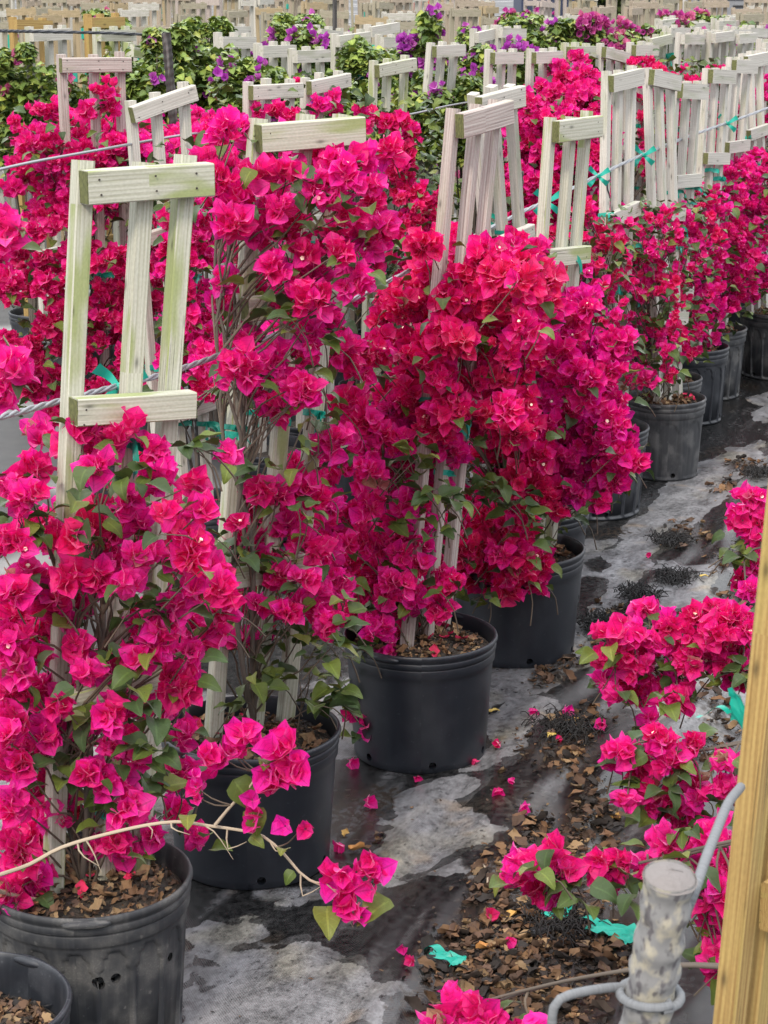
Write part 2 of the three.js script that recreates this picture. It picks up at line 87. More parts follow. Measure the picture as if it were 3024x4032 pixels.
  "b1":[[-0.849,1.442,-6.567,0.04,0],[-0.85,1.393,-6.615,0.038,0],[-1.108,1.37,-6.677,0.034,0],[-1.053,1.364,-6.7,0.045,0],[-0.902,1.441,-6.585,0.023,0],[-0.922,1.372,-6.553,0.038,0],[-1.152,1.338,-6.54,0.025,0]],
  "b2":[[-0.479,0.79,-5.563,0.055,0],[-0.488,0.768,-5.509,0.051,0],[-0.489,0.71,-5.508,0.047,0],[-0.6,1.015,-5.697,0.041,0],[-0.57,1.089,-5.675,0.029,0]],
  "b3":[[-0.329,1.375,-6.519,0.039,0],[-0.298,1.372,-6.457,0.036,0],[-0.394,1.385,-6.531,0.025,0],[-0.519,1.302,-6.537,0.058,0],[-0.485,1.349,-6.489,0.046,0],[-0.557,1.266,-6.47,0.047,0],[-0.438,1.313,-6.408,0.042,0],[-0.276,1.282,-6.604,0.043,0]],
  "b4":[[-0.21,1.371,-6.861,0.042,0],[-0.176,1.351,-6.994,0.04,0],[-0.167,1.38,-6.942,0.03,0],[-0.074,1.293,-6.818,0.042,0],[-0.274,1.432,-6.956,0.024,1]],
  "b5":[[0.017,1.294,-7.167,0.041,1],[0.064,1.284,-7.193,0.045,1],[0.097,1.241,-7.246,0.039,1],[0.072,1.197,-7.206,0.046,1],[0.089,1.148,-7.227,0.033,1],[0.056,1.15,-7.173,0.038,1],[0.081,1.08,-7.26,0.037,1],[0.052,1.05,-7.215,0.031,1],[0.033,1.111,-7.201,0.044,1],[0.119,1.049,-7.115,0.043,1],[0.162,1.002,-7.242,0.04,1],[0.18,0.944,-7.319,0.05,1],[0.146,0.922,-7.241,0.049,1],[0.196,0.903,-7.265,0.039,1],[0.081,0.955,-7.236,0.035,1],[0.115,0.929,-7.308,0.043,1],[0.064,0.892,-7.106,0.035,1],[0.17,0.877,-7.216,0.038,1],[0.139,0.838,-7.259,0.031,1],[-0.047,1.31,-7.169,0.043,1]],
  "b8":[[0.715,1.401,-8.608,0.045,0],[0.712,1.365,-8.449,0.047,0],[0.789,1.39,-8.489,0.047,0],[0.837,1.345,-8.478,0.054,0],[0.88,1.305,-8.612,0.051,0],[0.705,1.328,-8.451,0.038,0],[0.813,1.375,-8.428,0.04,0]],
  "b10":[[1.056,1.389,-9.019,0.026,1],[1.084,1.37,-9.0,0.03,1],[1.126,1.388,-9.024,0.034,1],[1.159,1.368,-9.048,0.025,1],[1.184,1.36,-9.006,0.031,1]],
  "r1":[[0.836,0.648,-4.572,0.049,0],[0.858,0.596,-4.56,0.041,0],[0.804,0.597,-4.557,0.027,0],[0.827,0.454,-4.593,0.029,0],[0.844,0.509,-4.519,0.028,0],[0.855,0.559,-4.536,0.031,0],[0.814,0.478,-4.425,0.028,0]],
  "r2":[[0.469,0.392,-4.217,0.031,0],[0.472,0.489,-4.085,0.036,0],[0.518,0.356,-4.201,0.037,0],[0.486,0.354,-4.091,0.027,0],[0.551,0.308,-4.216,0.038,0],[0.561,0.392,-4.16,0.034,0],[0.573,0.459,-4.114,0.034,0],[0.543,0.48,-4.111,0.034,0],[0.595,0.489,-4.147,0.031,0],[0.632,0.457,-4.122,0.042,0],[0.627,0.365,-4.204,0.031,0],[0.593,0.347,-4.168,0.033,0],[0.654,0.507,-4.153,0.034,0],[0.683,0.489,-4.085,0.037,0],[0.675,0.419,-4.14,0.032,0],[0.721,0.511,-4.144,0.033,0],[0.753,0.429,-4.201,0.038,0],[0.712,0.405,-4.121,0.029,0],[0.635,0.357,-4.112,0.023,0],[0.751,0.509,-4.149,0.032,0],[0.505,0.44,-4.109,0.036,0],[0.463,0.364,-4.15,0.026,0],[0.694,0.524,-4.166,0.024,0],[0.777,0.392,-4.217,0.032,0],[0.565,0.277,-4.157,0.019,0]],
  "r3":[[0.447,0.398,-3.659,0.031,0],[0.48,0.351,-3.706,0.029,0],[0.52,0.422,-3.658,0.032,0],[0.534,0.387,-3.651,0.034,0],[0.585,0.328,-3.75,0.029,0],[0.53,0.4,-3.761,0.026,0],[0.505,0.318,-3.682,0.03,0],[0.556,0.281,-3.723,0.027,0],[0.602,0.296,-3.734,0.034,0],[0.627,0.323,-3.67,0.03,0],[0.664,0.279,-3.728,0.024,0],[0.518,0.261,-3.702,0.021,0],[0.574,0.246,-3.716,0.028,0],[0.609,0.217,-3.759,0.024,0],[0.496,0.298,-3.753,0.026,0],[0.439,0.352,-3.738,0.025,0]],
  "r4":[[0.223,0.325,-3.26,0.025,0],[0.243,0.325,-3.333,0.03,0],[0.291,0.358,-3.282,0.03,0],[0.312,0.332,-3.282,0.026,0],[0.269,0.273,-3.333,0.021,0],[0.299,0.276,-3.309,0.023,0],[0.375,0.302,-3.345,0.031,0],[0.402,0.276,-3.363,0.022,0],[0.416,0.345,-3.291,0.029,0],[0.466,0.311,-3.364,0.024,0],[0.488,0.375,-3.301,0.033,0],[0.531,0.32,-3.364,0.027,0],[0.576,0.369,-3.354,0.03,0],[0.583,0.348,-3.284,0.031,0],[0.587,0.27,-3.339,0.034,0],[0.584,0.2,-3.354,0.037,0],[0.58,0.187,-3.274,0.028,0],[0.566,0.241,-3.361,0.026,0],[0.598,0.263,-3.279,0.032,0],[0.617,0.233,-3.269,0.036,0],[0.587,0.237,-3.28,0.024,0],[0.588,0.101,-3.353,0.022,0],[0.606,0.352,-3.334,0.03,0]],
  "r5":[[0.113,0.265,-2.92,0.031,0],[0.15,0.282,-2.868,0.031,0],[0.086,0.271,-2.873,0.029,0],[0.195,0.245,-2.898,0.023,0],[0.225,0.29,-2.825,0.017,0],[0.131,0.23,-2.911,0.033,0]]},"archstart":[-0.657,0.378,-3.14],
  "arch":[[-0.571,0.438,-3.08],[-0.522,0.467,-3.077],[-0.446,0.493,-3.073],[-0.363,0.513,-3.07],[-0.318,0.517,-3.067],[-0.288,0.513,-3.063],[-0.244,0.508,-3.06],[-0.196,0.498,-3.057],[-0.163,0.471,-3.053],[-0.126,0.428,-3.05],[-0.081,0.408,-3.047],[-0.063,0.399,-3.043]],
  "archside":[[-0.269,0.519,-3.05],[-0.242,0.553,-3.05],[-0.216,0.58,-3.05],[-0.197,0.608,-3.05],[-0.175,0.627,-3.05]],
  "archfl":[[-0.066,0.425,-3.04,1.15],[-0.029,0.461,-3.04,1],[-0.013,0.425,-3.04,0.9],[-0.04,0.381,-3.04,1.1],[-0.003,0.445,-3.04,0.8],[-0.168,0.596,-3.04,1.25],[-0.144,0.604,-3.04,1.15],[-0.197,0.588,-3.04,0.8],[-0.239,0.659,-3.04,1.05],[-0.262,0.643,-3.04,1.0],[-0.229,0.635,-3.04,0.8],[-0.199,0.674,-3.04,0.75],[-0.16,0.655,-3.04,1.15],[-0.299,0.59,-3.04,0.7],[-0.291,0.569,-3.04,0.6],[-0.198,0.524,-3.04,0.9],[-0.138,0.509,-3.04,0.85]],
  "archlf":[[0.012,0.392,-3.05,1.1],[-0.093,0.38,-3.05,1],[-0.241,0.598,-3.05,1.0],[-0.209,0.553,-3.05,0.8],[-0.312,0.537,-3.05,0.6],[-0.288,0.498,-3.05,0.5],[-0.214,0.501,-3.05,0.5],[-0.159,0.477,-3.05,0.5],[-0.144,0.441,-3.05,0.45],[-0.182,0.631,-3.05,0.6]],
  "leaves":{"p1":[[-0.593,0.935,-3.321,0.046,9],[-0.622,0.948,-3.359,0.047,8],[-0.537,0.945,-3.31,0.046,7],[-0.502,0.969,-3.283,0.038,6],[-0.591,0.827,-3.279,0.031,3],[-0.431,1.04,-3.346,0.031,4],[-0.417,1.006,-3.351,0.031,4],[-0.326,1.082,-3.301,0.023,4],[-0.407,0.796,-3.274,0.046,8],[-0.372,0.818,-3.307,0.039,6],[-0.485,0.626,-3.29,0.047,8],[-0.387,0.595,-3.242,0.054,10],[-0.467,0.458,-3.35,0.048,8],[-0.423,0.508,-3.333,0.048,6],[-0.478,0.41,-3.301,0.032,5],[-0.388,0.464,-3.295,0.032,4],[-0.415,0.676,-3.244,0.038,6],[-0.565,0.774,-3.292,0.039,3],[-0.456,0.722,-3.277,0.039,5],[-0.539,0.525,-3.311,0.048,6]],
  "p2":[[-0.271,0.394,-4.01,0.057,12],[-0.289,0.694,-4.003,0.056,8],[-0.271,0.632,-4.079,0.048,8],[-0.219,0.674,-4.105,0.048,6],[-0.183,0.459,-4.084,0.058,8],[-0.259,0.434,-4.07,0.058,8],[-0.122,0.49,-3.995,0.066,14],[-0.106,0.357,-4.083,0.058,10],[-0.143,0.346,-4.032,0.038,6],[-0.193,1.002,-4.03,0.037,4],[-0.162,1.159,-3.986,0.045,5],[-0.101,1.305,-4.104,0.046,6],[-0.08,1.38,-4.012,0.036,5],[-0.189,1.436,-4.073,0.036,4],[-0.3,1.433,-4.106,0.036,4],[-0.244,1.224,-4.032,0.036,5],[-0.216,1.174,-4.002,0.027,4],[-0.128,1.113,-4.038,0.037,4],[-0.203,0.5,-4.113,0.048,5],[-0.166,0.767,-3.984,0.037,5],[-0.252,0.851,-4.066,0.047,6],[-0.176,0.889,-4.031,0.037,4],[-0.327,0.68,-4.019,0.037,4],[-0.086,0.561,-4.084,0.038,5],[-0.163,0.416,-4.063,0.058,8],[-0.036,1.236,-4.074,0.037,4],[-0.131,0.947,-4.107,0.047,6]],
  "p3":[[0.043,0.715,-4.611,0.053,8],[0.138,0.432,-4.52,0.042,4],[0.001,0.629,-4.563,0.042,4],[-0.084,0.316,-4.498,0.053,8],[-0.098,0.185,-4.611,0.044,8],[-0.065,0.081,-4.578,0.033,4],[0.054,0.397,-4.595,0.032,3],[0.073,0.767,-4.488,0.041,6],[0.136,0.665,-4.509,0.063,14],[0.104,0.69,-4.495,0.052,10],[0.117,0.61,-4.549,0.063,10],[-0.074,0.716,-4.605,0.042,4],[-0.01,0.385,-4.562,0.032,3]],
  "p4":[[0.063,0.9,-4.988,0.057,12],[0.035,0.975,-5.016,0.045,6],[0.192,0.829,-4.941,0.068,14],[0.148,0.844,-4.979,0.068,10],[0.26,1.068,-5.005,0.034,5],[0.206,0.595,-4.948,0.057,9],[0.26,0.587,-4.889,0.056,9],[0.317,0.564,-4.888,0.057,9],[0.115,0.617,-4.955,0.046,5],[0.181,0.387,-5.006,0.058,8],[0.242,0.307,-4.912,0.035,4],[0.337,0.509,-5.004,0.046,6],[0.204,0.782,-4.945,0.056,9],[0.196,0.721,-5.008,0.069,10],[0.257,0.796,-4.882,0.033,5],[0.148,0.69,-4.944,0.057,8],[0.346,0.461,-4.959,0.046,6],[0.057,0.936,-4.982,0.045,6]],
  "p4b":[[0.441,0.779,-5.543,0.063,8],[0.526,0.689,-5.484,0.063,8],[0.419,0.673,-5.56,0.063,10],[0.484,0.744,-5.591,0.064,6],[0.451,0.347,-5.548,0.077,14],[0.51,0.363,-5.491,0.051,8],[0.416,0.89,-5.567,0.05,6],[0.557,0.653,-5.531,0.051,8],[0.442,0.559,-5.491,0.05,4]],
  "r1":[[0.804,0.537,-4.574,0.032,6],[0.809,0.535,-4.506,0.027,5],[0.862,0.457,-4.546,0.028,4]],
  "r2":[[0.56,0.395,-4.15,0.039,5],[0.612,0.349,-4.162,0.039,6],[0.585,0.374,-4.039,0.029,5],[0.738,0.411,-4.105,0.039,6],[0.721,0.379,-4.108,0.039,5],[0.757,0.403,-4.042,0.038,5],[0.629,0.416,-4.09,0.029,3]],
  "r3":[[0.492,0.331,-3.65,0.026,4],[0.515,0.271,-3.68,0.027,4],[0.531,0.346,-3.616,0.026,4],[0.579,0.24,-3.684,0.036,5],[0.602,0.234,-3.654,0.027,4],[0.62,0.29,-3.614,0.026,4]],
  "r4":[[0.332,0.319,-3.235,0.024,4],[0.322,0.314,-3.301,0.021,4],[0.417,0.31,-3.292,0.035,5],[0.433,0.317,-3.223,0.035,5],[0.259,0.362,-3.218,0.02,3],[0.52,0.399,-3.306,0.032,4],[0.518,0.388,-3.18,0.023,3],[0.578,0.146,-3.301,0.024,3]]},"fills":{"p1":[[-0.518,0.592,-3.595,0.19,0.31,0.12,56,0.031,0],[-0.583,0.643,-3.37,0.08,0.18,0.05,16,0.029,0]],
  "p2":[[-0.22,1.156,-4.46,0.15,0.28,0.09,40,0.034,0],[-0.208,0.601,-4.25,0.12,0.17,0.15,26,0.034,0]],
  "p3":[[0.012,0.534,-4.825,0.13,0.27,0.12,40,0.04,0]],
  "p4":[[0.218,0.935,-5.05,0.18,0.22,0.15,60,0.043,1],[0.305,0.442,-5.25,0.15,0.19,0.15,30,0.046,1],[0.134,0.919,-4.59,0.05,0.14,0.05,20,0.036,1]],
  "p4b":[[0.513,0.731,-5.35,0.1,0.26,0.15,26,0.044,3]],
  "p5":[[0.647,0.713,-6.7,0.14,0.31,0.2,60,0.024,1],[0.647,0.713,-6.7,0.14,0.31,0.2,40,0.024,0]],
  "p6":[[0.9,0.697,-7.125,0.13,0.3,0.17,60,0.024,1],[0.9,0.697,-7.125,0.13,0.3,0.17,50,0.024,0]],
  "p6b":[[1.072,0.683,-7.625,0.13,0.27,0.17,50,0.026,1],[1.072,0.683,-7.625,0.13,0.27,0.17,60,0.026,0]],
  "p7":[[1.222,0.67,-8.125,0.11,0.3,0.17,70,0.029,0]],
  "p8":[[1.4,0.673,-8.625,0.14,0.3,0.17,95,0.033,0]],
  "p9":[[1.595,0.689,-9.1,0.15,0.31,0.2,130,0.037,0],[1.766,0.976,-9.8,0.12,0.24,0.2,50,0.039,0]],
  "b1":[[-0.88,1.252,-6.7,0.27,0.04,0.2,70,0.044,0],[-1.026,1.115,-6.7,0.18,0.11,0.2,56,0.042,0],[-0.965,0.739,-6.425,0.24,0.3,0.17,110,0.041,4]],
  "b2":[[-0.553,0.893,-5.85,0.09,0.28,0.15,40,0.04,0],[-0.578,1.242,-6.15,0.1,0.08,0.15,22,0.038,0]],
  "b5":[[0.081,0.886,-7.15,0.13,0.16,0.15,22,0.029,1]],
  "b6":[[0.139,0.627,-7.65,0.09,0.15,0.15,16,0.034,1]],
  "b7":[[0.568,1.057,-8.0,0.09,0.25,0.2,75,0.043,0]],
  "b8":[[0.744,1.267,-8.35,0.12,0.05,0.15,55,0.044,0],[0.705,1.037,-8.15,0.18,0.22,0.25,120,0.04,0]],
  "b10":[[1.283,1.075,-9.15,0.19,0.26,0.25,75,0.028,1]],
  "b11":[[1.59,1.118,-9.9,0.22,0.2,0.3,60,0.03,0]],
  "r4":[[0.418,0.319,-3.3,0.2,0.04,0.05,10,0.026,0],[0.59,0.239,-3.275,0.04,0.09,0.07,12,0.029,0]],
  "r3":[[0.564,0.342,-3.67,0.11,0.07,0.05,9,0.028,0]],
  "r2":[[0.621,0.43,-4.14,0.17,0.08,0.06,14,0.033,0]]},"leafboxes":{"p5":[0.646,0.688,-6.8,0.15,0.34,0.18,378],
  "p6":[0.901,0.684,-7.2,0.14,0.34,0.18,414],
  "p6b":[1.083,0.654,-7.7,0.15,0.33,0.18,306],
  "p7":[1.233,0.659,-8.2,0.13,0.32,0.18,270],
  "p8":[1.422,0.653,-8.7,0.16,0.33,0.18,270],
  "p9":[1.613,0.665,-9.2,0.15,0.35,0.18,306],
  "b1":[-0.976,0.887,-6.6,0.25,0.49,0.18,540],
  "b2":[-0.556,0.965,-5.9,0.09,0.38,0.18,324],
  "b3":[-0.414,1.266,-6.7,0.16,0.17,0.18,270],
  "b5":[0.075,1.0,-7.4,0.14,0.35,0.18,540],
  "b6":[0.162,0.751,-8.0,0.14,0.41,0.18,450],
  "b7":[0.573,1.023,-8.2,0.1,0.28,0.18,216],
  "b8":[0.726,1.049,-8.4,0.19,0.26,0.18,270],
  "b10":[1.307,1.084,-9.4,0.21,0.3,0.18,486],
  "b11":[1.637,1.128,-10.2,0.22,0.24,0.18,360],
  "b4":[-0.171,1.3,-7.1,0.13,0.11,0.18,216]},"bushes":[["g1",-1.463,1.268,-8.6,0.14,0.22,420,16,5],["g2",-0.861,1.363,-7.7,0.14,0.21,420,10,6],["g3",-0.675,1.347,-7.9,0.14,0.22,520,10,6],["g4",0.147,1.34,-9.2,0.12,0.21,300,46,6],["g5",-0.355,1.384,-9.3,0.13,0.14,260,12,6],["g6",0.471,1.204,-9.3,0.2,0.22,420,26,6],["g7",0.769,1.407,-10.2,0.14,0.12,220,8,6],["g8",1.064,1.375,-10.3,0.15,0.16,300,70,5],["g9",1.394,1.317,-10.8,0.12,0.15,200,26,5],["g10",1.809,1.435,-12.4,0.16,0.06,160,16,5],["g11",2.02,1.274,-11.4,0.12,0.2,260,8,6],["g12",-0.462,1.303,-7.8,0.15,0.15,330,12,6],["g13",-0.118,1.247,-7.7,0.12,0.13,260,10,6],["g14",-0.523,1.348,-9.4,0.09,0.07,120,18,6],["g15",1.681,1.212,-11.2,0.18,0.2,260,22,5],["g16",-1.424,1.47,-11.0,0.08,0.08,120,8,5],["g17",-0.442,1.482,-11.0,0.11,0.05,120,3,6],["g18",0.746,1.461,-11.6,0.09,0.05,110,8,5],["g19",-1.255,1.215,-9.0,0.13,0.15,220,10,5],["g21",-0.346,1.239,-8.3,0.15,0.16,300,8,6],["g22",-0.106,1.271,-8.9,0.15,0.2,320,10,6],["g23",-0.758,1.419,-9.4,0.12,0.14,260,6,6],["g24",0.143,1.217,-8.6,0.1,0.17,260,14,6],["g25",0.365,1.2,-8.7,0.11,0.16,260,12,6],["g20",0.464,1.384,-10.6,0.07,0.09,130,8,6]],
  "wireA":[[-0.654,1.138,-3.21],[-0.624,1.131,-3.288],[-0.554,1.118,-3.47],[-0.477,1.103,-3.673],[-0.404,1.089,-3.863],[-0.323,1.083,-4.073],[-0.207,1.078,-4.375],[-0.058,1.085,-4.764],[0.136,1.106,-5.272],[0.38,1.133,-5.907],[0.516,1.14,-6.263],[0.705,1.158,-6.755],[0.878,1.169,-7.207],[1.075,1.174,-7.721],[1.242,1.174,-8.158],[1.497,1.171,-8.821],[1.795,1.172,-9.598]],
  "wireB":[[-0.985,1.331,-5.111],[-0.906,1.336,-5.317],[-0.803,1.336,-5.587],[-0.556,1.332,-6.231],[-0.445,1.315,-6.52]],
  "wireB2":[[-0.08,1.278,-7.333],[0.104,1.266,-7.813],[0.234,1.268,-8.152],[0.53,1.259,-8.925],[1.063,1.264,-10.315],[1.787,1.284,-12.204]],
  "wireC":[[-1.464,1.564,-7.912],[-1.356,1.55,-8.195],[-1.114,1.518,-8.825],[-0.833,1.472,-9.56]],
  "wireD":[[2.117,1.143,-13.623],[2.432,1.152,-14.444],[2.781,1.149,-15.355],[3.05,1.15,-16.057]],
  "stakeA":[0.388,1.24,-6.039],
  "stakeB":[-0.718,1.593,-7.0,-0.699,1.262,-7.0],
  "stakeD":[-0.243,1.628,-10.5],
  "polys":{"pale":[[[3.392,-1.645],[3.417,-1.59],[3.382,-1.559],[3.306,-1.54],[3.332,-1.498],[3.356,-1.41],[3.293,-1.365],[3.271,-1.319],[3.22,-1.252],[3.2,-1.199],[3.106,-1.172],[2.959,-1.422],[2.958,-1.558],[3.111,-1.587],[3.184,-1.546],[3.213,-1.546],[3.218,-1.611],[3.25,-1.632],[3.325,-1.653]],[[3.756,-1.513],[3.846,-1.506],[4.003,-1.512],[4.107,-1.517],[4.185,-1.478],[4.274,-1.441],[4.253,-1.377],[4.125,-1.373],[4.045,-1.297],[3.956,-1.253],[3.894,-1.248],[3.772,-1.31],[3.696,-1.354],[3.703,-1.398],[3.755,-1.449]],[[4.556,-1.489],[4.798,-1.494],[4.86,-1.426],[4.776,-1.364],[4.546,-1.343],[4.384,-1.351],[4.324,-1.389],[4.278,-1.453],[4.428,-1.44]],[[5.296,-1.423],[5.716,-1.512],[6.149,-1.6],[6.549,-1.627],[7.001,-1.643],[7.376,-1.611],[7.876,-1.45],[7.624,-1.366],[6.896,-1.387],[6.443,-1.429],[6.048,-1.439],[5.606,-1.426],[5.348,-1.398]],[[4.775,-1.182],[5.04,-1.151],[5.203,-1.027],[5.062,-0.9],[4.723,-0.879],[4.546,-1.009],[4.634,-1.111]],[[5.765,-1.383],[5.936,-1.325],[6.071,-1.241],[5.804,-1.155],[5.636,-1.227],[5.597,-1.327]],[[3.065,-1.608],[3.162,-1.603],[3.133,-1.579],[3.039,-1.58]],[[3.496,-1.575],[3.54,-1.548],[3.502,-1.532],[3.469,-1.558]],[[8.673,-1.646],[8.795,-1.592],[8.354,-1.467],[8.284,-1.53]]],
  "wet":[[[4.234,-1.427],[4.257,-1.367],[4.195,-1.302],[4.182,-1.189],[3.977,-1.098],[3.886,-1.204],[3.968,-1.256],[4.073,-1.328]],[[3.382,-1.559],[3.502,-1.532],[3.661,-1.475],[3.635,-1.362],[3.744,-1.26],[3.544,-1.191],[3.292,-1.215],[3.284,-1.286],[3.344,-1.386],[3.341,-1.502]],[[7.943,-1.835],[8.538,-1.737],[9.3,-1.688],[7.927,-1.425],[7.785,-1.577],[7.345,-1.691]],[[4.16,-1.698],[4.18,-1.567],[4.076,-1.539],[4.01,-1.637]]]},"litter":[[1.324,-7.462,0.069,60],[1.202,-7.124,0.049,30],[0.987,-6.526,0.076,60],[0.796,-6.582,0.061,40],[0.679,-5.657,0.053,60],[0.738,-5.493,0.052,40],[0.592,-5.453,0.039,40],[0.498,-5.261,0.037,50],[0.492,-4.786,0.057,70],[0.437,-4.547,0.055,90],[0.475,-4.278,0.062,120],[0.351,-4.13,0.07,150],[0.414,-4.059,0.079,160],[0.249,-3.755,0.074,160],[0.194,-3.581,0.088,220],[0.28,-3.544,0.087,240],[0.146,-3.454,0.068,180],[0.338,-3.715,0.082,160],[0.419,-3.618,0.071,120],[0.241,-3.946,0.058,70],[-0.041,-4.329,0.063,160],[-0.07,-4.178,0.04,90],[0.844,-4.849,0.069,60],[0.768,-4.576,0.066,60],[1.061,-5.877,0.055,40],[0.312,-5.261,0.05,60],[0.428,-5.152,0.049,50],[-0.106,-3.99,0.025,60],[0.193,-3.369,0.1,200],[0.346,-3.402,0.084,120],[0.353,-4.605,0.066,30],[0.683,-6.526,0.061,30],[1.163,-8.324,0.057,10],[0.857,-7.124,0.066,14],[1.051,-6.161,0.058,30]],
  "yellow":[[0.278,-4.904],[0.464,-4.795],[0.563,-4.235],[0.115,-5.058],[0.243,-3.739],[0.19,-3.584],[0.404,-4.694],[-0.085,-4.154],[-0.059,-4.077],[0.968,-5.992],[0.513,-4.24]],
  "fallen":[[0.292,-4.409],[0.257,-4.342],[0.303,-4.252],[0.534,-4.755],[0.036,-3.59],[0.057,-3.525],[0.237,-3.637],[0.278,-4.634],[0.076,-4.463],[0.208,-4.561],[-0.041,-4.316],[-0.084,-4.082],[0.445,-4.849],[0.371,-4.865],[0.441,-5.414],[0.372,-6.112],[1.562,-9.016],[0.427,-4.694],[0.833,-6.261],[0.21,-3.715],[-0.081,-4.561],[0.868,-7.534]],
  "tape":[[0.343,-3.725],[0.449,-3.647],[0.123,-3.562],[0.873,-4.849]],
  "tufts":[[0.443,-4.755],[0.927,-6.418],[0.617,-5.574],[0.753,-5.831],[1.357,-7.256],[0.345,-3.695],[0.887,-6.016]],
  "stick":[[0.203,-3.957],[0.209,-3.838],[0.288,-3.656],[0.406,-3.715]],
  "front":{"stake":[0.244,1.106,-1.62],
  "stakeb":[0.23,0.921,-1.66],
  "post":[0.4,1.335,-2.0],
  "postb":[0.37,0.727,-2.0]},"cord":[[0.222,0.978,-1.66],[0.187,0.988,-1.64],[0.152,0.989,-1.62],[0.261,1.039,-1.66],[0.273,1.072,-1.665],[0.285,1.078,-1.7],[0.305,1.082,-1.76],[0.33,1.078,-1.84],[0.352,1.069,-1.9]],
  "cordend":[[0.144,0.926,-1.62],[0.146,0.962,-1.62],[0.147,0.98,-1.62]],
  "hang":[0.372,1.091,-2.02]};

// ------------------------------------------------------------------ materials
const woodTex = {};
{
  const make = (base, dark, alt, altAmt, seed, grain = 1) => tex(256, 1024, (x, y) => {
    const u = x / 256, v = y / 1024, U = u * 9, k = fbm(U * 3.2 + seed, v * 1.3, seed, 3);
    const ring = 0.5 + 0.5 * Math.sin((U * 2.1 + 1.6 * fbm(u * 3, v * 2.2, seed + 9, 3)) * 9);
    const fine = fbm(u * 90, v * 9, seed + 3, 2), spot = fbm(u * 60, v * 240, seed + 5, 2);
    const al = sst(0.02, 0.3, fbm(u * 4, v * 6, seed + 20, 3)) * altAmt;
    const t = clamp(0.28 * grain * ring + 0.55 * fine * grain + 0.5 * k + 0.12);
    const cx = (u * 3.1 + seed * .37) % 1 - .5, cy = (v * 4.3 + seed * .61 + Math.floor(u * 3.1) * .37) % 1 - .5, kn = Math.exp(-((cx * 3.2) ** 2 + (cy * 7) ** 2) * 26); // knots
    const crack = sst(.30, .36, fbm(u * 70, v * 5, seed + 77, 2)) * .6;
    const w = (1 + 0.22 * spot) * (1 - .62 * kn) * (1 - crack);
    return [0, 1, 2].map((i) => ((base[i] * (1 - t) + dark[i] * t) * (1 - al) + alt[i] * al) * w);
  });
  woodTex.g = make([.44, .44, .37], [.22, .22, .155], [.22, .26, .09], 0.85, 11, 1.25);
  woodTex.w = make([.47, .455, .41], [.25, .23, .205], [.27, .285, .20], 0.6, 31, 1.15);
  woodTex.p = make([.42, .375, .345], [.19, .13, .12], [.31, .30, .22], 0.5, 51, 1.6);
  woodTex.y = make([.37, .255, .09], [.21, .12, .035], [.33, .26, .08], 0.5, 71, 1.9);
}
const M = {};
for (const k of 'gwpy') M['wood_' + k] = new THREE.MeshStandardMaterial({ map: woodTex[k], roughness: 0.86, bumpMap: woodTex[k], bumpScale: 0.0012 });
M.wood_far = new THREE.MeshStandardMaterial({ map: woodTex.w, roughness: 0.9, color: lin(.74, .64, .56) });
M.wood_far2 = new THREE.MeshStandardMaterial({ map: woodTex.w, roughness: 0.9, color: lin(.66, .62, .52) });
M.wood_far3 = new THREE.MeshStandardMaterial({ map: woodTex.w, roughness: 0.9, color: lin(.76, .62, .42) });
const veinTex = tex(64, 128, (x, y) => { const s = Math.abs(x / 64 - 0.5) * 2, v = y / 128; const side = Math.abs(((v * 5 + s * 1.4) % 1) - 0.5); const mid = s < 0.08 ? 0.68 : 1; const sv = side < 0.08 ? 0.8 : 1; const n = 1 + 0.1 * fbm(x / 9, y / 9, 3, 2); const q = mid * sv * n; return [0.95 * q, 0.95 * q, 0.95 * q]; });
const leafTex = tex(64, 128, (x, y) => { const s = Math.abs(x / 64 - 0.5) * 2, v = y / 128; const side = Math.abs(((v * 5 - s * 1.6 + 4) % 1) - 0.5); const mid = s < 0.07 ? 1.45 : 1; const sv = side < 0.05 ? 1.18 : 1; const n = 1 + 0.25 * fbm(x / 7, y / 7, 8, 3); const q = 0.66 * mid * sv * n; return [q, q, q * 0.95]; });
const bractMat = (r, g, b) => new THREE.MeshPhysicalMaterial({ color: lin(r, g, b), map: veinTex, roughness: 0.6, transmission: 0.55, thickness: 0, ior: 1.3, side: THREE.DoubleSide });
const PINK = [ // bract colours: 0 magenta, 1 crimson, 2 rosy, 3 bright magenta, 4 deep magenta, 5 pale violet pink, 6 violet
  [[.90, .010, .34], [.88, .008, .27], [.93, .014, .42], [.84, .006, .24], [.92, .025, .38]],
  [[.89, .009, .24], [.92, .012, .30], [.84, .007, .19], [.92, .014, .35], [.88, .03, .22]],
  [[.88, .010, .22], [.86, .008, .27], [.90, .02, .3]],
  [[.90, .010, .36], [.86, .008, .28], [.90, .014, .44]],
  [[.80, .006, .22], [.74, .005, .17], [.86, .008, .29]],
  [[.62, .09, .36], [.55, .05, .34], [.68, .16, .34]],
  [[.52, .07, .52], [.44, .05, .46], [.58, .12, .52]],
  [[.55, .20, .20], [.48, .27, .18], [.72, .10, .26]]]; // 7 faded and drying
const BM = PINK.map((s) => s.map((c) => bractMat(...c)));
const bractWhite = bractMat(1, 1, 1), leafWhite = new THREE.MeshPhysicalMaterial({ color: lin(1, 1, 1), map: leafTex, roughness: 0.5, transmission: 0.36, thickness: 0, ior: 1.3, side: THREE.DoubleSide });
const GREEN = [[.095, .15, .035], [.13, .19, .04], [.06, .105, .032], [.18, .24, .045], [.075, .13, .045], [.25, .28, .055]];
const LM = GREEN.map((c) => { const m = leafWhite.clone(); m.color = lin(...c); return m; });
